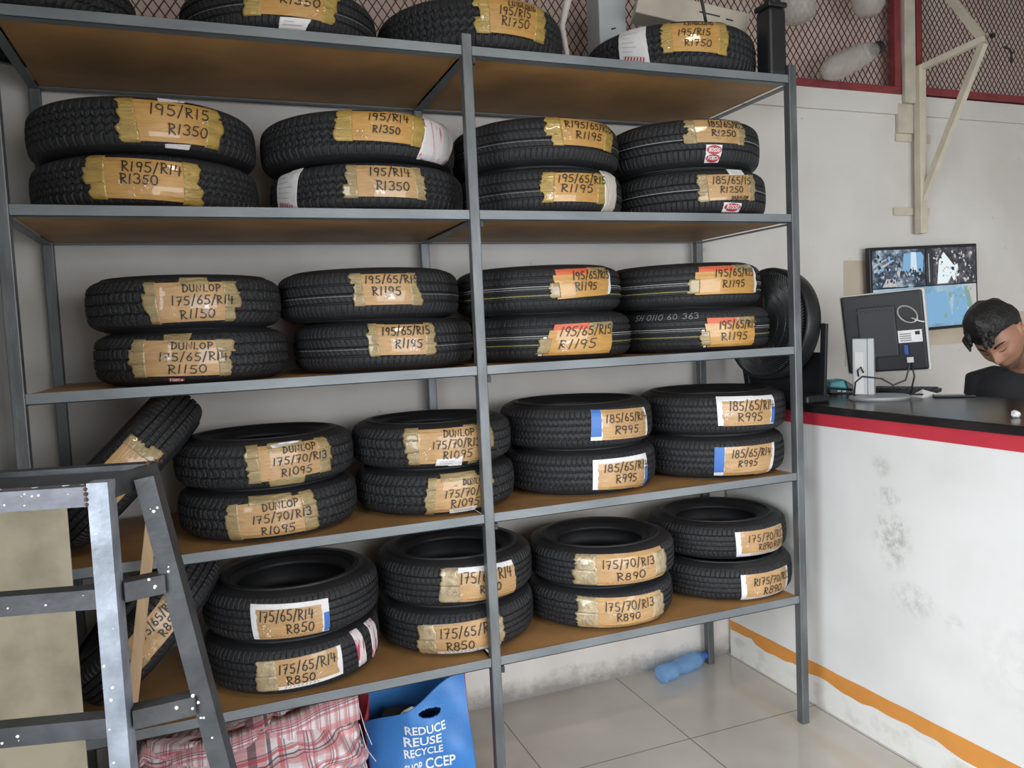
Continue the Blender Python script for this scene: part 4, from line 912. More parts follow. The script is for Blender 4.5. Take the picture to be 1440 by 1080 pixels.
def print_text(txt, x, z, size, m, parent, fn, name='printed_words', bold=.02, sx=1.0, shear=0.0):
    cu = bpy.data.curves.new('t', 'FONT'); cu.body = txt; cu.size = size; cu.offset = size * bold; cu.resolution_u = 3; cu.shear = shear
    to = bpy.data.objects.new('t', cu); dg = bpy.context.evaluated_depsgraph_get()
    COL.objects.link(to); bpy.context.view_layer.update(); me = bpy.data.meshes.new_from_object(to.evaluated_get(bpy.context.evaluated_depsgraph_get()))
    bm = bmesh.new(); bm.from_mesh(me)
    bmesh.ops.triangulate(bm, faces=bm.faces); bmesh.ops.subdivide_edges(bm, edges=[e for e in bm.edges if e.calc_length() > size * .3], cuts=2); bmesh.ops.triangulate(bm, faces=bm.faces)
    V = [fn(x + v.co.x * sx, z + v.co.y) for v in bm.verts]; F = [tuple(v.index for v in f.verts) for f in bm.faces]
    bm.free(); bpy.data.objects.remove(to); bpy.data.curves.remove(cu); bpy.data.meshes.remove(me)
    return mk(name, V, F, m, parent)
WPR = mat('white_print', (.72, .76, .80), .5)
def onbag(x, z):
    u = (x - BX0) / (BX1 - BX0); top = BH - .155 * (1 - u) ** 1.5 + .015 * u
    p = bfront(u, z / top); return Vector((x, p.y - .0035, z))
for txt, x, z, s, k in (('REDUCE', -.088, .290, .036, 1.0), ('REUSE', -.095, .252, .041, 1.10), ('RECYCLE', -.097, .218, .034, .92), ('SHOP', -.10, .172, .038, .62), ('CCEP', -.030, .168, .050, .82)):
    print_text(txt, x, z + .0, s, WPR, sb_, lambda a, b: onbag(a, b + (a + .07) * .05), sx=k)
o = MB(); o.add(*blob_mesh(Vector((-.08, .0, .28)), .06, 2, (1.2, .9, .7))); o.build('contents', mat('dark_bag_contents', (.03, .028, .03), .7, var=.3), sb_, smooth=True)
o = MB(); o.add(*blob_mesh(Vector((-.045, -.055, .325)), .022, 8, (1.4, .5, .8))); o.build('white_wrapper', PAPER, sb_, smooth=False)
# dark red bag behind it
rb_ = empty('red_bag', (-.24, .47, 0), 'dark red bag standing behind the blue shopping bag', 'bag')
sack('bag_body', -.14, .22, -.07, .07, lambda f: .42 + .03 * f, mat('dark_red_fabric', (.14, .02, .03), .6, var=.3), 9, amp=.012, nx=60, nz=24, parent=rb_)

# ------------------------------------------------------------------ crushed blue water bottle on the floor in the corner
BL = mat('blue_clear_plastic', (.16, .42, .78), .12)
N_, L_, b_ = nodes_of(BL); tn_ = N_.new('ShaderNodeBsdfTransparent'); tn_.inputs[0].default_value = (.74, .87, .99, 1); xm_ = N_.new('ShaderNodeMixShader'); xm_.inputs[0].default_value = .32; L_.new(tn_.outputs[0], xm_.inputs[1]); L_.new(b_.outputs[0], xm_.inputs[2]); L_.new(xm_.outputs[0], N_['Material Output'].inputs[0]); b_.inputs['Base Color'].default_value = (.30, .56, .90, 1)
bt = empty('water_bottle', (1.105, .585, .0435), 'crushed clear blue plastic bottle lying on the floor by back post', 'bottle', rot=(0, 0, math.radians(16)))
bt.scale = (.86, 1.25, 1.25)
mx_ = Matrix.Rotation(-PI / 2, 4, 'Y')
prof = [(.004, -.165), (.022, -.163), (.034, -.158), (.036, -.145), (.033, -.13), (.036, -.115), (.033, -.10), (.036, -.085), (.032, -.07), (.028, -.04), (.031, -.01), (.034, .01), (.034, .06), (.036, .09), (.034, .11), (.024, .145), (.014, .17), (.013, .19), (.012, .19)]
m = MB().lathe(prof, 28, mtx=Matrix.Rotation(PI / 2, 4, 'Y'), caps=False)
for i, v in enumerate(m.V):
    x, y, z = v; k = .8 + .28 * noise.noise(Vector((x * 14, y * 30, z * 30))); m.V[i] = (x, y * (1 + .1 * math.sin(x * 60)), max(-.034, z * k) if z > 0 else z)
m.build('bottle_body', BL, bt, smooth=True)
MB().lathe([(.0, .18), (.0145, .18), (.0145, .198), (0, .198)], 20, mtx=Matrix.Rotation(PI / 2, 4, 'Y')).build('cap', mat('blue_cap_plastic', (.03, .12, .42), .4), bt, smooth=False)

# ------------------------------------------------------------------ things on the counter
CZ = 1.2682
BLK = mat('black_plastic', (.016, .017, .019), .42, var=.2, vscale=12); GRY = mat('silver_plastic', (.36, .365, .37), .45, metal=.25); LGR = mat('pale_grey_plastic', (.55, .55, .53), .45)
# drum fan facing along the wall
fan = empty('drum_fan', (1.475, .31, CZ), 'black round drum fan standing on the counter behind the rack', 'fan')
FR = .235; FC = Vector((0, 0, .325))
ang = math.radians(184); ax = Vector((math.cos(ang), math.sin(ang), 0.10)).normalized()
q = ax.to_track_quat('Z', 'Y').to_matrix().to_4x4(); FM = Matrix.Translation(FC) @ q
m = MB(); m.lathe([(FR - .012, .075), (FR, .08), (FR + .006, .07), (FR + .004, .03), (FR, .0), (FR - .02, -.012), (FR - .024, -.008), (FR - .01, .005), (FR - .008, .06), (FR - .012, .075)], 72, mtx=FM, caps=False); m.build('drum', BLK, fan, smooth=True)
g = MB()
for k in range(110):
    a0 = 2 * PI * k / 110; P = []
    for i in range(7):
        r = .055 + (FR - .012 - .055) * i / 6; a = a0 + .55 * (i / 6) ** 1.2; P.append(FM @ Vector((r * math.cos(a), r * math.sin(a), .078 + .022 * (1 - (r / FR) ** 2))))
    g.tube(P, .0026, 4)
for r in (.055, .095, .135, .175, .213): g.tube([FM @ Vector((r * math.cos(2 * PI * k / 48), r * math.sin(2 * PI * k / 48), .078 + .022 * (1 - (r / FR) ** 2))) for k in range(48)], .0022, 4, closed=True)
g.build('front_grille', mat('grille_plastic', (.04, .042, .046), .35), fan)
g = MB()
for k in range(80): g.bar(FM @ Vector((.05 * math.cos(2 * PI * k / 80), .05 * math.sin(2 * PI * k / 80), -.01)), FM @ Vector(((FR - .02) * math.cos(2 * PI * k / 80 + .3), (FR - .02) * math.sin(2 * PI * k / 80 + .3), -.008)), .006, .003)
for r in (.08, .12, .16, .2): g.tube([FM @ Vector((r * math.cos(2 * PI * k / 48), r * math.sin(2 * PI * k / 48), -.009)) for k in range(48)], .0025, 4, closed=True)
g.build('rear_grille', BLK, fan)
MB().lathe([(0, .108), (.045, .106), (.056, .098), (.056, .088), (0, .086)], 40, mtx=FM).build('hub_badge', BLK, fan, smooth=False)
MB().lathe([(0, -.05), (.06, -.05), (.066, -.03), (.05, .02), (0, .03)], 32, mtx=FM).build('motor', BLK, fan, smooth=True)
for k in range(5):
    V = []; F = []
    for i in range(9):
        r = .045 + .17 * i / 8
        for j in range(5):
            a = 2 * PI * k / 5 + (j / 4 - .5) * (.9 + .3 * i / 8); V.append(FM @ Vector((r * math.cos(a), r * math.sin(a), .03 + (j / 4 - .5) * .07)))
    for i in range(8):
        for j in range(4): F.append((i * 5 + j, i * 5 + j + 1, i * 5 + j + 6, i * 5 + j + 5))
    o = mk('blade', V, F, BLK, fan, True); o.modifiers.new('s', 'SOLIDIFY').thickness = .004
sg = MB()
for poly in ([(0, .9), (.05, .95), (.0, .2), (.1, 0), (.25, .1)], [(.25, .1), (.32, .42), (.42, .35), (.38, .05), (.3, .15)], [(.48, .4), (.48, 0), (.55, .4), (.6, .05)], [(.75, .4), (.66, .2), (.75, .02), (.8, .3), (.82, .0)], [(.88, .4), (.88, 0), (.96, .4), (1.02, .3)]):
    ribbon(sg, [((x - .5) * .05, (y - .4) * .024) for x, y in poly], .0028, lambda a, b: FM @ (Matrix.Rotation(0, 4, 'Z') @ Vector((a, b, .109))))
o = sg.build('badge_script', mat('silver_print', (.7, .7, .7), .4), fan)
sd = ax.cross(Vector((0, 0, 1))).normalized()
for s in (1, -1):
    m = MB(); m.bar(FC + sd * s * (FR + .018), Vector((0, 0, .03)) + sd * s * (FR + .018) * .86 - ax * .02, .03, .014, up=ax); m.build('yoke_arm', BLK, fan, bevel=.003)
m = MB(); mb_ = Matrix.Rotation(math.atan2(sd.y, sd.x), 4, 'Z'); m.box((-.225, -.055, 0), (.225, .075, .034), mtx=mb_); m.build('base', BLK, fan, bevel=.008)
# black back board of the fan stand seen at the right
m = MB(); m.box((-.20, -.008, .03), (.235, .006, .21), mtx=Matrix.Translation(ax * -.045) @ mb_); m.build('rear_guard', BLK, fan, bevel=.004)

# card reader
cr = empty('card_reader', (1.845, .36, CZ), 'small teal and black card machine on the counter beside the fan', 'card machine', rot=(0, 0, math.radians(-25)))
m = MB(); V = [(-.055, -.045, 0), (.075, -.045, 0), (.075, .045, 0), (-.055, .045, 0), (-.055, -.04, .03), (.075, -.04, .012), (.075, .04, .012), (-.055, .04, .03)]
m.add(V, [(3, 2, 1, 0), (4, 5, 6, 7), (0, 1, 5, 4), (1, 2, 6, 5), (2, 3, 7, 6), (3, 0, 4, 7)]); m.build('body', BLK, cr, bevel=.006)
m = MB(); V = [(-.057, -.042, .028), (.03, -.042, .020), (.03, .042, .020), (-.057, .042, .028), (-.05, -.038, .062), (.015, -.038, .066), (.015, .038, .066), (-.05, .038, .062)]
m.add(V, [(3, 2, 1, 0), (4, 5, 6, 7), (0, 1, 5, 4), (1, 2, 6, 5), (2, 3, 7, 6), (3, 0, 4, 7)]); m.build('teal_cover', mat('teal_plastic', (.02, .33, .36), .35), cr, bevel=.008)
m = MB(); V = [(.03, -.038, .02), (.085, -.036, .012), (.085, .036, .012), (.03, .038, .02), (.015, -.036, .064), (.078, -.034, .022), (.078, .034, .022), (.015, .036, .064)]
m.add(V, [(3, 2, 1, 0), (4, 5, 6, 7), (0, 1, 5, 4), (1, 2, 6, 5), (2, 3, 7, 6), (3, 0, 4, 7)]); m.build('keypad_slope', BLK, cr, bevel=.004)
m = MB(); m.box((-.02, -.0465, .010), (-.004, -.0455, .017)).box((.002, -.0465, .008), (.018, -.0455, .015)); m.build('white_marking', PAPER, cr)

# monitor seen from behind
mo_ = empty('computer_monitor', (1.735, .085, CZ), 'black desktop monitor on silver stand, seen from behind, on the counter', 'monitor')
back = Vector((-.82, -.57, 0)).normalized()      # outward direction of the rear face
rt = Vector((0, 0, 1)).cross(back).normalized()     # picture-right when looking at the back
m = MB(); m.lathe([(0, 0), (.112, 0), (.115, .006), (.112, .014), (.06, .019), (0, .020)], 48)
for i, v in enumerate(m.V): m.V[i] = (v[0] * 1.12, v[1] * .95, v[2])
m.build('stand_base', GRY, mo_, smooth=False)
o = mo_.children[-1]; o.location = rt * .05; autosmooth(o)
c0 = -rt * .0
def fr3(o, a, b, c): return o + rt * a + back * b + Vector((0, 0, c))
def obox(m, o, a0, a1, b0, b1, c0, c1, tilt=0, mi=0):
    V = []
    for c in (c0, c1):
        for a, b in ((a0, b0), (a1, b0), (a1, b1), (a0, b1)):
            V.append(o + rt * (a * math.cos(tilt) - c * math.sin(tilt)) + back * b + Vector((0, 0, 1)) * (a * math.sin(tilt) + c * math.cos(tilt)) + (back * ((c + .175) * .20) if tilt else Vector((0, 0, 0))))
    m.add(V, [(0, 3, 2, 1)[::-1], (4, 5, 6, 7)[::-1], (0, 1, 5, 4)[::-1], (1, 2, 6, 5)[::-1], (2, 3, 7, 6)[::-1], (3, 0, 4, 7)[::-1]], mi)
Z0 = Vector((0, 0, 0))
m = MB(); obox(m, Z0, -.048, .036, .0, .035, .018, .255); m.build('stand_column', GRY, mo_, bevel=.004)
m = MB(); obox(m, Z0, -.038, -.004, .035, .038, .022, .20); m.build('cable_cover', LGR, mo_, bevel=.002)
m = MB(); obox(m, Z0, .010, .012, .035, .0365, .018, .255); m.build('column_seam', BLK, mo_)
PC = Vector((0, 0, .262)) + rt * .062 - back * .03; TL = math.radians(3)
m = MB(); obox(m, PC, -.150, .170, -.045, -.012, -.155, .180, TL); m.build('bezel', LGR, mo_, bevel=.006)
m = MB(); obox(m, PC, -.144, .162, -.02, .004, -.150, .174, TL); m.build('rear_casing', BLK, mo_, bevel=.008)
m = MB(); obox(m, PC, -.085, .060, .0, .018, -.09, .12, TL); m.build('mount_housing', mat('dark_grey_plastic', (.03, .031, .034), .5), mo_, bevel=.006)
m = MB()
for k in range(10): obox(m, PC, -.085 + .0145 * k, -.078 + .0145 * k, .017, .0195, .098, .110, TL)
m.build('vent_slot', BLK, mo_)
m = MB(); obox(m, PC, -.145, .164, -.046, -.0452, -.145, .170, TL); m.build('screen', mat('dark_glass', (.02, .022, .026), .1), mo_)
m = MB(); obox(m, PC, .062, .150, .0041, .0052, -.035, .015, TL); lbx = m.build('rating_label', PAPER, mo_)
m = MB()
for k in range(4): obox(m, PC, .068, .11, .0053, .0057, -.028 + .009 * k, -.025 + .009 * k, TL)
obox(m, PC, .125, .142, .0053, .0057, -.005, .009, TL); m.build('printed_lines', INK, lbx)
m = MB(); m.tube([PC + rt * (.10 + .034 * math.cos(t) + .012 * math.sin(t)) + back * .062 + Vector((0, 0, .085 + .026 * math.sin(t) - .022 * math.cos(t))) for t in [2 * PI * k / 30 for k in range(60)]], .0035, 6); m.tube([PC + rt * .115 + back * .062 + Vector((0, 0, .07)), PC + rt * .145 + back * .058 + Vector((0, 0, .055)), PC + rt * .160 + back * .055 + Vector((0, 0, .052))], .003, 6); m.build('coiled_white_cable', mat('white_cable', (.62, .62, .60), .45), mo_, smooth=True)
m = MB(); obox(m, PC, .080, .096, .004, .022, -.085, -.045, TL); m.build('video_plug', mat('blue_plug', (.03, .08, .32), .45), mo_, bevel=.003)
m = MB(); obox(m, PC, .088, .112, .008, .026, -.118, -.095, TL); m.build('cable_tag', LGR, mo_, bevel=.002)
m = MB()
m.tube([PC + rt * .09 + back * .013 + Vector((0, 0, -.075)), PC + rt * .10 + back * .02 + Vector((0, 0, -.13)), PC + rt * .085 + back * .02 + Vector((0, 0, -.185)), PC + rt * .04 + back * .03 + Vector((0, 0, -.205)), PC + rt * .0 + back * .06 + Vector((0, 0, -.175)), PC - rt * .07 + back * .075 + Vector((0, 0, -.165)), PC - rt * .098 + back * .07 + Vector((0, 0, -.19)), PC - rt * .105 + back * .07 + Vector((0, 0, -.252))], .0036, 7)
m.tube([PC - rt * .085 + back * .072 + Vector((0, 0, -.165)), PC - rt * .088 + back * .078 + Vector((0, 0, -.14)), PC - rt * .075 + back * .078 + Vector((0, 0, -.125)), PC - rt * .066 + back * .075 + Vector((0, 0, -.15))], .0036, 7)
m.tube([PC + rt * .105 + back * .013 + Vector((0, 0, -.10)), PC + rt * .118 + back * .02 + Vector((0, 0, -.17)), PC + rt * .10 + back * .0 + Vector((0, 0, -.245)), PC + rt * .14 - back * .05 + Vector((0, 0, -.250))], .0036, 7)
m.build('black_cable', BLK, mo_, smooth=True)

# papers, phone, tray behind the monitor
m = MB(); V = [(-.06, -.03, 0), (.075, -.02, 0), (.06, .05, 0), (-.05, .045, 0), (-.01, .012, .03)]; m.add(V, [(0, 1, 4), (1, 2, 4), (2, 3, 4), (3, 0, 4), (3, 2, 1, 0)])
o = m.build('folded_paper', PAPER); o.location = (1.955, -.02, CZ); tag(o, 'small white folded paper on the black counter right of monitor', 'paper')
ph = empty('mobile_phone', (2.01, -.10, CZ), 'flat dark phone lying on the counter beside the folded paper', 'phone', rot=(0, 0, math.radians(-40)))
MB().box((-.075, -.037, 0), (.075, .037, .008)).build('case', BLK, ph, bevel=.003); MB().box((-.07, -.033, .0081), (.07, .033, .0087)).build('screen', mat('dark_glass', (.02, .02, .02), .1), ph)
ty = empty('keyboard', (2.0, .22, CZ), 'low black keyboard lying on the counter behind the monitor', 'keyboard', rot=(0, 0, math.radians(-62)))
MB().box((-.20, -.07, 0), (.20, .07, .018)).build('case', BLK, ty, bevel=.004)
m = MB()
for i in range(15):
    for j in range(5): m.box((-.19 + i * .0255, -.06 + j * .024, .0181), (-.19 + i * .0255 + .02, -.06 + j * .024 + .019, .024))
m.build('keys', mat('key_black', (.02, .02, .022), .5), ty)
o = MB(); o.add(*blob_mesh(Vector((0, 0, .012)), .016, 4, (1, .8, .75))); o = o.build('crumpled_tissue', PAPER); o.location = (1.575, -.688, CZ); tag(o, 'small crumpled white tissue on the counter at the right photo edge', 'tissue')

# ------------------------------------------------------------------ wall screen with three camera views
tv = empty('wall_television', (2.70, WY1 - .03, 1.745), 'wall screen showing security camera pictures, behind the monitor', 'television', rot=(0, math.radians(-1.6), 0))
TWd, THt = .755, .445
m = MB(); m.box((-TWd / 2, -.03, -THt / 2), (TWd / 2, .0, THt / 2)); m.build('casing', BLK, tv, bevel=.004)
m = MB(); m.box((-.1, .0, -.1), (.1, .03, .1)); m.build('wall_mount', BLK, tv)
def screen_mat(name, ramp, scale, seed, strength):
    m = bpy.data.materials.new(name); m.use_nodes = True; N = m.node_tree.nodes; L = m.node_tree.links; b = N['Principled BSDF']
    b.inputs['Base Color'].default_value = (.01, .01, .012, 1); b.inputs['Roughness'].default_value = .2
    tc = N.new('ShaderNodeTexCoord'); mp = N.new('ShaderNodeMapping'); mp.inputs['Location'].default_value = (seed, seed * .7, seed * .3); mp.inputs['Scale'].default_value = scale; L.new(tc.outputs['Object'], mp.inputs[0])
    n = N.new('ShaderNodeTexNoise'); n.inputs['Scale'].default_value = 1; n.inputs['Detail'].default_value = 5; n.inputs['Roughness'].default_value = .65; L.new(mp.outputs[0], n.inputs['Vector'])
    r = N.new('ShaderNodeValToRGB'); e = r.color_ramp.elements
    while len(e) < len(ramp): e.new(.5)
    for k, (p_, c) in enumerate(ramp): e[k].position = p_; e[k].color = (*c, 1)
    L.new(n.outputs['Fac'], r.inputs[0]); L.new(r.outputs[0], b.inputs['Emission Color']); b.inputs['Emission Strength'].default_value = strength
    return m
SCR1 = screen_mat('camera_view_workshop', [(.34, (.015, .02, .03)), (.47, (.05, .07, .10)), (.56, (.16, .21, .28)), (.68, (.5, .6, .7))], (14, 1, 18), 2.2, .9)
SCR2 = screen_mat('camera_view_aisle', [(.36, (.015, .015, .02)), (.5, (.05, .055, .07)), (.6, (.16, .13, .15)), (.72, (.45, .45, .5))], (22, 1, 14), 5.1, .9)
SCR3 = screen_mat('camera_view_floor', [(.3, (.13, .27, .40)), (.5, (.25, .45, .60)), (.66, (.42, .60, .68)), (.8, (.62, .70, .70))], (5, 1, 3.5), 8.4, .9)
SCB = bpy.data.materials.new('screen_black'); SCB.use_nodes = True; SCB.node_tree.nodes['Principled BSDF'].inputs['Base Color'].default_value = (.006, .006, .008, 1); SCB.node_tree.nodes['Principled BSDF'].inputs['Roughness'].default_value = .2
def glow(name, c, s):
    m = bpy.data.materials.new(name); m.use_nodes = True; b = m.node_tree.nodes['Principled BSDF']; b.inputs['Base Color'].default_value = (.01, .01, .01, 1); b.inputs['Emission Color'].default_value = (*c, 1); b.inputs['Emission Strength'].default_value = s; return m
GW = glow('screen_bright', (.80, .90, .92), .95); GB = glow('screen_blue', (.25, .50, .78), .8); GD = glow('screen_dark', (.03, .035, .045), .7); GG = glow('screen_green', (.30, .50, .40), .7); GP = glow('screen_pale', (.62, .60, .60), .8)
hw, hh = TWd / 2 - .014, THt / 2 - .016
def quadp(parent, nm, pts, m, y):
    return mk(nm, [(x, y, z) for x, z in pts], [tuple(range(len(pts)))], m, parent)
scr = MB().box((-hw, -.0312, -hh), (hw, -.0302, hh)).build('screen', SCB, tv)
mid = .015
VIEWS = []
for x0, x1, z0, z1, m in ((-hw, -.004, mid, hh, SCR1), (.004, hw, mid, hh, SCR2), (-hw, hw, -hh, mid - .006, SCR3)):
    q = MB(); q.add([(x0, -.0316, z0), (x1, -.0316, z0), (x1, -.0316, z1), (x0, -.0316, z1)], [(0, 1, 2, 3)], 0); VIEWS.append((q, m, (x0, x1, z0, z1)))
PAL = [GW, GB, GD, GG, GP]
def sub(pts, m, y=-.0319):
    cx_ = sum(p[0] for p in pts) / len(pts); cz_ = sum(p[1] for p in pts) / len(pts)
    for q, _, (x0, x1, z0, z1) in VIEWS:
        if x0 <= cx_ <= x1 and z0 <= cz_ <= z1: q.add([(x, y, z) for x, z in pts], [tuple(range(len(pts)))], 1 + PAL.index(m)); return
sub([(-.16, .09), (-.13, .085), (-.02, .085), (-.012, .17), (-.03, .19), (-.15, .185)], GB); sub([(-.105, .09), (-.06, .09), (-.065, .19), (-.10, .19)], GW)
sub([(-.20, .085), (-.185, .06), (-.17, .10), (-.18, .13)], GP); sub([(-.355, .09), (-.22, .15), (-.22, .158), (-.355, .105)], GP); sub([(-.355, .12), (-.25, .165), (-.25, .17), (-.355, .13)], GP)
sub([(-.30, .018), (-.20, .018), (-.21, .055), (-.27, .06)], GP)
sub([(.08, .02), (.155, .02), (.215, .10), (.13, .185), (.095, .14)], GW); sub([(.16, .10), (.23, .12), (.24, .06), (.20, .03)], GW); sub([(.01, .02), (.05, .02), (.06, .19), (.012, .19)], GD); sub([(.022, .03), (.03, .03), (.026, .18), (.02, .18)], GP)
sub([(.18, -.19), (.30, -.19), (.29, -.05), (.25, .0), (.20, -.02)], GB); sub([(.30, .005), (hw, .005), (hw, -.12), (.34, -.12)], GP); sub([(.27, -.005), (.30, .0), (.34, -.12), (.30, -.16)], GG); sub([(-.02, -.03), (.14, -.02), (.19, -.19), (-.05, -.19)], GB)

rv = random.Random(21)
def clutter(x0, x1, z0, z1, n, ms, big=.02):
    for _ in range(n):
        x, z = rv.uniform(x0, x1), rv.uniform(z0, z1); w_, h_ = rv.uniform(.003, big), rv.uniform(.003, big); t_ = rv.uniform(0, 3)
        sub([(x + w_ * math.cos(t_), z + w_ * math.sin(t_)), (x - h_ * math.sin(t_), z + h_ * math.cos(t_)), (x - w_ * math.cos(t_), z - w_ * math.sin(t_)), (x + h_ * math.sin(t_), z - h_ * math.cos(t_))], rv.choice(ms), -.0321 - .00001 * _)
clutter(-.34, -.03, .03, .11, 60, [GD, GD, GP, GB], .014); clutter(-.35, -.18, .10, .18, 24, [GD, GB, GD], .016); clutter(-.16, -.02, .08, .10, 20, [GD], .012)
clutter(.18, .35, .03, .19, 60, [GD, GD, GP], .014); clutter(.06, .12, .12, .19, 20, [GD, GP], .012); clutter(.12, .2, .03, .12, 10, [GP, GB], .012)
clutter(-.35, .22, -.18, .0, 26, [GB, GB, GG], .030); clutter(.2, .34, -.17, -.0, 26, [GG, GB, GP], .014)
for q, m, _ in VIEWS: q.build('camera_view', [m] + PAL, scr)

# ------------------------------------------------------------------ cream wall bracket
br = empty('wall_bracket', (2.687, WY1 - .045, 2.03), 'cream painted triangular steel bracket on back wall above the screen', 'bracket')
def Bv(x, y, z): return Vector((x, y, z)) - br.location
yb = WY1 - .046
m = MB(); m.bar(Bv(2.687, yb, 2.03), Bv(2.687, yb, 2.888), .045, .04, up=(0, 1, 0)); m.build('upright', CREAM, br, bevel=.003)
tip = Bv(2.798, .36, 2.937)
m = MB(); m.bar(Bv(2.687, yb, 2.875), tip, .034, .03); m.build('top_arm', CREAM, br, bevel=.002)
m = MB(); m.bar(tip + Vector((0, .012, -.02)), Bv(2.69, yb - .005, 2.20), .036, .03, up=(1, 0, 0)); m.build('brace', CREAM, br, bevel=.002)
m = MB(); m.bar(tip + Vector((-.003, .02, .01)), Bv(2.70, yb, 3.42), .036, .03, up=(1, 0, 0)); m.build('brace', CREAM, br, bevel=.002)
m = MB(); m.lathe([(0, 0), (.012, 0), (.012, .014), (0, .014)], 12, mtx=Matrix.Translation(tip + Vector((.0, -.03, .0))) @ Matrix.Rotation(PI / 2, 4, 'X')); m.build('bolt_head', mat('dark_bolt', (.03, .025, .02), .5, metal=.4), br)
for z, x0, x1 in ((2.530, 2.56, 2.80), (2.150, 2.54, 2.79)):
    m = MB(); m.box(Bv(x0, WY1 - .012, z - .02), Bv(x1, WY1 - .0005, z + .02)); m.build('fixing_tab', CREAM, br, bevel=.002)

# ------------------------------------------------------------------ plastic bottles and lamps hung on the mesh, clutter on the top shelf
CLP = mat('cloudy_plastic', (.70, .68, .62), .25, var=.15, vscale=20); NN, LL, bb = nodes_of(CLP); t2_ = NN.new('ShaderNodeBsdfTransparent'); x2_ = NN.new('ShaderNodeMixShader'); x2_.inputs[0].default_value = .42; LL.new(t2_.outputs[0], x2_.inputs[1]); LL.new(bb.outputs[0], x2_.inputs[2]); LL.new(x2_.outputs[0], NN['Material Output'].inputs[0])
def jar(name, loc, prof, rot, label, cap, mlab='bottle'):
    t = empty(name, loc, label, mlab, 'plastic bottles on the mesh', rot=rot)
    m = MB().lathe(prof, 28, caps=False); m.build('body', CLP, t, smooth=True)
    if cap: MB().lathe(cap, 20).build('cap', BLK, t, smooth=False)
    return t
jar('plastic_bottle', (2.11, .61, 2.83), [(.001, -.10), (.035, -.085), (.06, -.03), (.064, .03), (.062, .14), (.055, .20), (.045, .25), (.028, .28)], (0, math.radians(67), math.radians(3)), 'clear plastic bottle with dark cap lying slanted against the mesh', [(0, .275), (.031, .275), (.031, .315), (0, .318)])
jar('plastic_bottle', (2.305, .60, 3.19), [(.001, -.105), (.05, -.10), (.075, -.06), (.085, .0), (.075, .06), (.04, .12), (.02, .16), (.02, .2)], (0, 0, 0), 'round cloudy plastic bottle on the mesh at top edge, right one', None)
jar('plastic_bottle', (1.853, .59, 3.12), [(.001, -.115), (.05, -.11), (.085, -.09), (.09, .0), (.075, .09), (.04, .14), (.02, .18), (.02, .2)], (0, 0, 0), 'round yellowish plastic bottle on the mesh at top edge, left one', None)
# small twisted wire on the mesh at the far right
m = MB().tube([(-.045, 0, .035), (-.01, -.006, .02), (.0, -.008, .0), (.03, -.004, .012), (.0, -.006, .0), (.004, -.004, -.05)], .006, 6)
o = m.build('wire_hook', mat('dark_wire', (.04, .035, .03), .6), smooth=True); o.location = (3.40, WY1 - .01, 3.02); tag(o, 'dark twisted wire hook on the mesh at the right photo edge', 'hook')
# black slim box standing on the top shelf corner
bx = empty('black_canister', (1.236, .02, ZS[0] + .001), 'tall black plastic canister at the right end of the top shelf', 'canister')
MB().box((-.04, -.03, 0), (.04, .05, .25)).build('body', BLK, bx, bevel=.012); MB().box((-.044, -.034, .25), (.044, .054, .27)).build('lid', BLK, bx, bevel=.006); MB().lathe([(0, .27), (.03, .27), (.03, .33), (0, .33)], 20).build('neck', BLK, bx)
PPR = mat('grubby_carton', (.60, .54, .45), .75, var=.2, vscale=9)
tb = 2.5334 + .195
cn = empty('long_carton', (1.09, .29, tb + .10), 'dirty white carton lying slanted on top of the rightmost top-shelf tyre', 'box', rot=(0, math.radians(15), math.radians(-20)))
MB().box((-.26, -.06, -.045), (.19, .06, .05)).build('body', PPR, cn, bevel=.004)
m = MB(); ribbon(m, [(-.06, .012), (.02, .012)], .006, lambda a, b: (a + .05, -.0606, b)); ribbon(m, [(.05, .008), (.075, .008)], .006, lambda a, b: (a + .05, -.0606, b)); m.build('printed_mark', INK, cn)
cbx = empty('white_carton', (.79, .50, tb), 'bluish white carton standing on the rightmost top-shelf tyre', 'box')
MB().box((-.06, -.05, 0), (.065, .06, .3)).build('body', mat('pale_blue_carton', (.52, .56, .58), .6, var=.1), cbx, bevel=.004); m = MB(); ribbon(m, [(-.005, .1), (.012, .105)], .006, lambda a, b: (a, -.0506, b)); m.build('printed_mark', INK, cbx)
ppb = empty('brown_paper_bag', (.975, .50, tb), 'crumpled beige paper bag on top of the rightmost top-shelf tyre', 'bag')
m = MB(); m.add(*blob_mesh(Vector((0, 0, .045)), .055, 5, (1.5, .7, .72))); m.build('body', PPR, ppb, smooth=False)
m = MB(); m.add(*blob_mesh(Vector((.005, -.01, .098)), .02, 3, (1.8, 1, .6))); m.build('dark_opening', BLK, ppb)
o = MB().tube([(0, 0, 0), (-.02, -.004, .08), (-.05, 0, .22), (-.07, .01, .4)], .006, 6).build('black_strap', BLK, smooth=True); o.location = (1.0, .10, tb - .012); tag(o, 'thin black strap rising from behind the rightmost top-shelf tyre', 'strap')
# white plastic edging standing behind the tyre over the middle post
o = MB().tube([(.0, 0, 0), (.005, .0, .12), (-.01, .0, .22), (.03, .0, .36), (.05, .0, .5)], [.011, .011, .012, .018, .016], 8).build('plastic_strip', mat('off_white_plastic', (.62, .58, .53), .5), smooth=True); o.location = (.50, .30, ZS[0] + .004); tag(o, 'bent off-white plastic strip beside the tyre above the middle post', 'strip')
# things on the leftmost top tyre
o = MB(); o.add(*blob_mesh(Vector((0, 0, .03)), .05, 6, (1.1, .8, .6))); o = o.build('brown_rag', mat('brown_cloth', (.20, .10, .05), .9, var=.3)); o.location = (-1.16, .12, tb); tag(o, 'brown crumpled rag on the leftmost top-shelf tyre', 'rag')
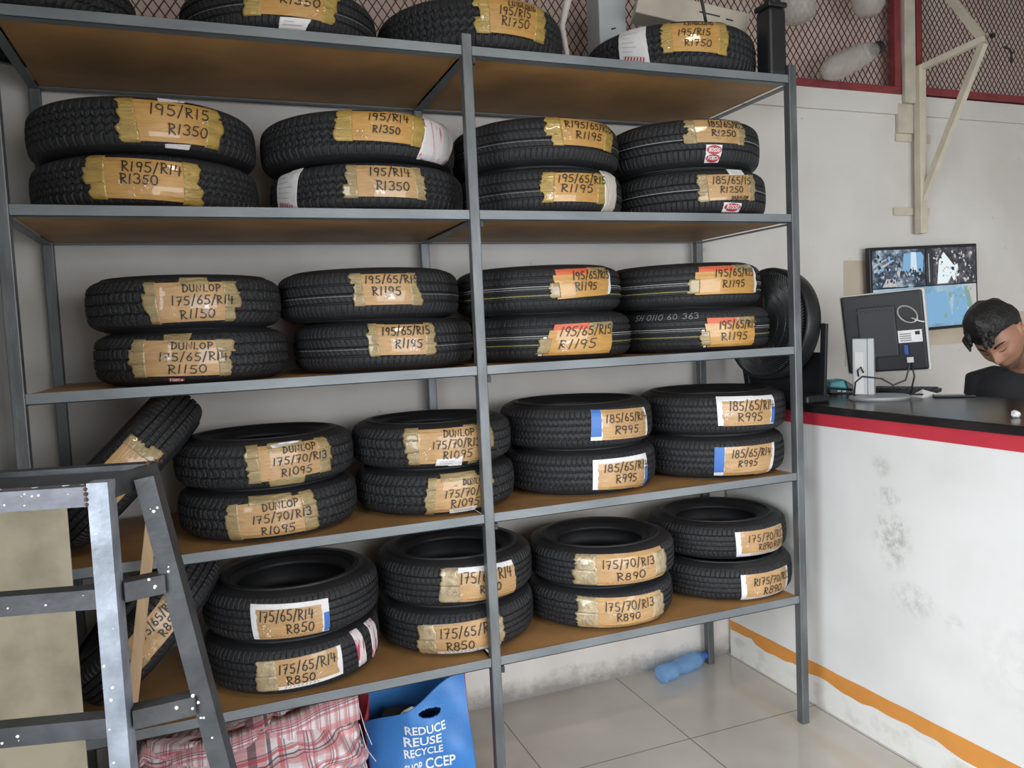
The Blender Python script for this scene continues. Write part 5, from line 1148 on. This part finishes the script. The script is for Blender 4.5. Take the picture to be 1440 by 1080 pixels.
# ------------------------------------------------------------------ the man behind the counter, head bowed
SKIN = mat('skin', (.32, .155, .092), .5, var=.12, vscale=14); HAIR = mat('black_hair', (.009, .008, .008), .55, var=.4, vscale=60, bump=.6, bscale=90); CLOTH = mat('black_cotton', (.016, .016, .019), .9, var=.25, vscale=9, bump=.25, bscale=30)
man = empty('person', (2.33, -.02, 0), 'man in a black t-shirt with short dark hair, head bowed, behind counter', 'person')
MP = man.location
def c2w(v): return RT * v[0] + UP * v[1] - FW * v[2]
F_ = c2w(Vector((-.474, -.697, .493))).normalized(); U_ = c2w(Vector((-.697, .641, .236))); U_ = (U_ - F_ * U_.dot(F_)).normalized(); Lf = U_.cross(F_).normalized()   # his left
HS = 1.09
HC = cp(1405, 474, 3.15) - MP
HM = Matrix(((Lf.x, F_.x, U_.x), (Lf.y, F_.y, U_.y), (Lf.z, F_.z, U_.z))).to_4x4(); HM = Matrix.Translation(HC) @ HM @ Matrix.Diagonal((HS, HS, HS, 1))
def gauss(p, c, s): return math.exp(-sum(((p[i] - c[i]) / s[i]) ** 2 for i in range(3)))
def head_point(d):
    """d unit (left, front, up) -> head surface, metres"""
    x, y, z = d.x * .076, d.y * .095, d.z * .115
    if z < 0: k = 1 - .30 * (-z / .115) ** 1.5; x *= k; y = y * (1 - .10 * (-z / .115)) + .012 * (-z / .115)
    if y < 0: y *= 1.04
    n = Vector((x, y, z))
    f = 1 if y > 0 else 0
    if f:
        g = 0
        g += .026 * gauss(n, (0, .098, -.022), (.013, .05, .020)) + .012 * gauss(n, (0, .095, .006), (.009, .05, .022)) + .006 * gauss(n, (.014, .09, -.030), (.009, .05, .010)) + .006 * gauss(n, (-.014, .09, -.030), (.009, .05, .010))
        for s in (1, -1):
            g -= .013 * gauss(n, (s * .031, .085, .008), (.019, .06, .012)); g += .006 * gauss(n, (s * .030, .085, .007), (.012, .06, .007)); g += .007 * gauss(n, (s * .030, .09, .026), (.026, .06, .009)); g += .006 * gauss(n, (s * .042, .07, -.022), (.02, .06, .018))
        g += .008 * gauss(n, (0, .09, -.056), (.022, .05, .006)) + .008 * gauss(n, (0, .09, -.068), (.019, .05, .006)) - .006 * gauss(n, (0, .09, -.062), (.022, .05, .003)) - .004 * gauss(n, (0, .09, -.080), (.02, .05, .008)) + .012 * gauss(n, (0, .085, -.098), (.024, .05, .016))
        n = n + Vector((0, g, 0))
    return n
V = []; F = []; NU, NV = 72, 54
for i in range(NV + 1):
    th = PI * (.012 + .976 * i / NV)
    for j in range(NU):
        a = 2 * PI * j / NU; V.append(HM @ head_point(Vector((math.sin(th) * math.cos(a), math.sin(th) * math.sin(a), math.cos(th)))))
for i in range(NV):
    for j in range(NU): F.append((i * NU + j, (i + 1) * NU + j, (i + 1) * NU + (j + 1) % NU, i * NU + (j + 1) % NU))
F += [tuple(range(NU)), tuple(range(NV * NU, (NV + 1) * NU))[::-1]]
body = MB(); body.add(V, F)
def H(x, y, z): return HM @ Vector((x, y, z))
# ears
def ear(s):
    V = []; F = []
    for i in range(11):
        a = -PI * .5 + 2 * PI * i / 11
        for k, (rr, o) in enumerate(((1.0, .002), (1.0, .014), (.78, .020), (.6, .012), (.1, .008))):
            V.append(H(s * (.066 + o), -.012 + .019 * rr * math.cos(a) - .006 * (math.sin(a)), -.004 + .033 * rr * math.sin(a)))
    for i in range(11):
        for k in range(4):
            f = (i * 5 + k, ((i + 1) % 11) * 5 + k, ((i + 1) % 11) * 5 + k + 1, i * 5 + k + 1); F.append(f if s > 0 else f[::-1])
    return V, F
# trunk direction: he leans over the counter
def loft(ring_list, n=28):
    V = []; F = []
    for c, ax1, ax2, ra, rb in ring_list:
        for j in range(n):
            a = 2 * PI * j / n; ca, sa = math.cos(a), math.sin(a)
            V.append(Vector(c) + Vector(ax1) * (ra * math.copysign(abs(ca) ** .8, ca)) + Vector(ax2) * (rb * math.copysign(abs(sa) ** .8, sa)))
    for i in range(len(ring_list) - 1):
        for j in range(n): F.append((i * n + j, i * n + (j + 1) % n, (i + 1) * n + (j + 1) % n, (i + 1) * n + j))
    F += [tuple(range(n))[::-1], tuple(range((len(ring_list) - 1) * n, len(ring_list) * n))]
    return V, F
# his body faces the room across the counter, chest toward -x and a little toward the camera
fx = Vector((-.80, -.60, 0)).normalized(); lx = Vector((0, 0, 1)).cross(fx).normalized()   # lx: his left
SH = cp(1446, 522, 3.40) - MP; PV = SH - fx * .10; PV.z = .96
def rings(grow=0.0):
    R = []
    for f, ra, rb in ((0, .165, .115), (.25, .158, .11), (.5, .172, .12), (.75, .195, .128), (.9, .19, .12), (1.0, .155, .10), (1.06, .09, .075)):
        c = PV.lerp(SH, f) + fx * (.03 * math.sin(f * PI)); R.append((c, lx, fx, ra + grow, rb + grow))
    return R
tv_, tf_ = loft(rings()); body.add(tv_, tf_)
nk0, nk1 = SH + Vector((0, 0, .03)), H(0, -.035, -.055)
body.tube([nk0 - Vector((0, 0, .05)), nk0.lerp(nk1, .35), nk0.lerp(nk1, .7), nk1], [.075, .062, .058, .058], 20)
arms = {}
for s in (1, -1):
    sh = SH + lx * (s * .17) + Vector((0, 0, -.055)); el = sh + lx * (s * .03) - fx * .02 + Vector((0, 0, -.27)); wr = el + fx * .10 - lx * (s * .10) + Vector((0, 0, -.20))
    body.tube([sh - lx * (s * .03), sh, sh.lerp(el, .5), el, el.lerp(wr, .3), el.lerp(wr, .75), wr], [.06, .062, .050, .043, .043, .033, .028], 18)
    arms[s] = (sh, el, wr)
    hd_ = (wr - el).normalized(); sd2 = hd_.cross(Vector((0, 0, 1))).normalized()
    hp = wr + hd_ * .045
    body.add(*blob_mesh(Vector((0, 0, 0)), .001, 1)); pv, pf = blob_mesh(Vector(), .045, 3); pv = [wr + hd_ * (.045 + v.x) + sd2 * (v.y * .85) + Vector((0, 0, v.z * .38)) for v in pv]; body.add(pv, pf)
    for k in range(4):
        b0 = wr + hd_ * .075 + sd2 * (-.028 + .019 * k); ln = (.062, .073, .07, .055)[k]
        body.tube([b0, b0 + hd_ * ln * .45 + Vector((0, 0, .010)), b0 + hd_ * ln * .8 + Vector((0, 0, .0)), b0 + hd_ * ln + Vector((0, 0, -.014))], [.010, .009, .008, .0065], 10)
    b0 = wr + hd_ * .025 - sd2 * (.03 * s); body.tube([b0, b0 + hd_ * .03 - sd2 * (.022 * s), b0 + hd_ * .058 - sd2 * (.026 * s)], [.012, .0105, .008], 10)
# legs down to the floor
for s in (1, -1):
    hp_ = PV + lx * (s * .09); kn = hp_ + Vector((.03, .0, -.46)) + fx * .05; an = Vector((kn.x + .03, kn.y, .07)); toe = an + fx * .16; toe.z = .035
    body.tube([hp_ + Vector((0, 0, .05)), hp_ - Vector((0, 0, .1)), kn, kn.lerp(an, .35), an, an + fx * .03 - Vector((0, 0, .03)), toe], [.095, .088, .058, .058, .042, .045, .032], 18)
for s in (1, -1): body.add(*ear(s))
bo_ = body.build('body', SKIN, man, smooth=True)
rm = bo_.modifiers.new('r', 'REMESH'); rm.mode = 'VOXEL'; rm.voxel_size = .0042; rm.use_smooth_shade = True
# shirt: torso shell with short sleeves
sh_ = MB(); V, F = loft([(c, a, b, ra + .016, rb + .018) for c, a, b, ra, rb in rings()]); sh_.add(V, F)
for s in (1, -1):
    a, e, w_ = arms[s]; sh_.tube([a - lx * (s * .06) + Vector((0, 0, .012)), a + Vector((0, 0, .004)), a.lerp(e, .35), a.lerp(e, .72), a.lerp(e, .97), e.lerp(w_, .35)], [.075, .080, .068, .061, .056, .05], 20)
so_ = sh_.build('tshirt', CLOTH, man, smooth=True)
rm = so_.modifiers.new('r', 'REMESH'); rm.mode = 'VOXEL'; rm.voxel_size = .007; rm.use_smooth_shade = True
sm = so_.modifiers.new('sm', 'SMOOTH'); sm.iterations = 22
# trousers
tz = MB()
for s in (1, -1):
    hp_ = PV + lx * (s * .09); kn = hp_ + Vector((.03, 0, -.46)) + fx * .05; an = Vector((kn.x + .03, kn.y, .09))
    tz.tube([hp_ + Vector((0, 0, .06)), hp_ - Vector((0, 0, .1)), kn, kn.lerp(an, .4), an], [.11, .105, .075, .074, .065], 18)
tz.build('trousers', mat('dark_denim', (.02, .025, .04), .85), man, smooth=True)
# hair: cap with a quiff falling forward, faded sides
V = []; F = []
def hairline(a):   # polar limit (from crown) by azimuth; a=90deg is the front
    s = math.sin(a)
    return .98 if s > .62 else (.98 + (1.22 - .98) * (.62 - s) / .62 if s > 0 else 1.22 + .85 * min(1, -s * 1.6))
NH, NA = 26, 80
for layer in (0, 1):
    for i in range(NH + 1):
        for j in range(NA):
            a = 2 * PI * j / NA; th = max(.02, hairline(a) * i / NH); d = Vector((math.sin(th) * math.cos(a), math.sin(th) * math.sin(a), math.cos(th)))
            p = head_point(d); k = i / NH; fr_ = max(0, math.sin(a)) ** 2
            top = max(0, math.cos(th))
            side = .008 + .034 * top ** .7 + .026 * fr_ * math.sin(PI * min(1, k * 1.02)) * (1 if top > .2 else .6)
            tk = side * (1 - .75 * k ** 6) * (1 + .28 * noise.noise(Vector((p.x * 45, p.y * 22, p.z * 40)))) if layer else -.004
            V.append(HM @ (p + d * tk + Vector((0, .018 * fr_ * k ** 2, -.004 * fr_ * k)) * (1 if layer else 0)))
n0 = (NH + 1) * NA
for i in range(NH):
    for j in range(NA):
        F.append((n0 + i * NA + j, n0 + (i + 1) * NA + j, n0 + (i + 1) * NA + (j + 1) % NA, n0 + i * NA + (j + 1) % NA)); F.append((i * NA + j, i * NA + (j + 1) % NA, (i + 1) * NA + (j + 1) % NA, (i + 1) * NA + j))
for j in range(NA): F.append((NH * NA + j, NH * NA + (j + 1) % NA, n0 + NH * NA + (j + 1) % NA, n0 + NH * NA + j))
mk('hair', V, F, HAIR, man, True)
lk = MB(); rh = random.Random(4)
for k in range(34):
    a = math.radians(rh.uniform(40, 140)); th = rh.uniform(.25, .98); d = Vector((math.sin(th) * math.cos(a), math.sin(th) * math.sin(a), math.cos(th))); p = head_point(d) + d * .026
    fwd = Vector((rh.uniform(-.3, .3), 1, -.15)).normalized(); lk.tube([HM @ (p - fwd * .02), HM @ (p + fwd * .012 + d * .006), HM @ (p + fwd * .028 - Vector((0, 0, .004))), HM @ (p + fwd * rh.uniform(.034, .044) - Vector((0, 0, .013)))], [.008, .012, .010, .003], 7)
lk.build('fringe', HAIR, man, smooth=True)
for s in (1, -1):
    eb = MB(); P = []
    for k in range(8):
        x = s * (.014 + .036 * k / 7); z = .027 + .006 * math.sin(PI * k / 7 * .8) - .002 * (k / 7); d = Vector((x / .076, 0, z / .115)); d.y = math.sqrt(max(.01, 1 - d.x ** 2 - d.z ** 2)); q_ = head_point(d); P.append(HM @ (q_ + Vector((0, .001, 0))))
    eb.tube(P, [.002, .0036, .0042, .0042, .004, .0035, .0026, .0014], 7)
    eb.build('eyebrow', HAIR, man, smooth=True)
for s in (1, -1):
    el_ = MB(); P = []
    for k in range(8):
        x = s * (.017 + .026 * k / 7); z = .003 - .004 * math.sin(PI * k / 7); d = Vector((x / .076, 0, z / .115)); d.y = math.sqrt(max(.01, 1 - d.x ** 2 - d.z ** 2)); P.append(HM @ (head_point(d) + Vector((0, .0005, 0))))
    el_.tube(P, [.0008, .0016, .002, .002, .002, .0018, .0014, .0008], 6)
    el_.build('eyelash', HAIR, man, smooth=True)

# short beard along the jaw and faded hair over the temples
STB = mat('dark_stubble', (.155, .083, .055), .7, var=.35, vscale=70)
V = []; F = []; NB = 60
for i in range(13):
    for j in range(NB + 1):
        a = math.radians(-62 + 304 * j / NB); th = math.radians(112 + 60 * i / 12); e = abs(j / NB - .5) * 2
        th0 = math.radians(124 - 46 * max(0, e - .45) / .55); th1 = math.radians(168 - 60 * max(0, e - .5) / .5); th = th0 + (th1 - th0) * i / 12
        d = Vector((math.sin(th) * math.cos(a), math.sin(th) * math.sin(a), math.cos(th))); V.append(HM @ (head_point(d) + d * (.0022 if 0 < i < 12 and 0 < j < NB else -.002)))
for i in range(12):
    for j in range(NB): F.append((i * (NB + 1) + j, (i + 1) * (NB + 1) + j, (i + 1) * (NB + 1) + j + 1, i * (NB + 1) + j + 1))
mk('beard', V, F, STB, man, True)
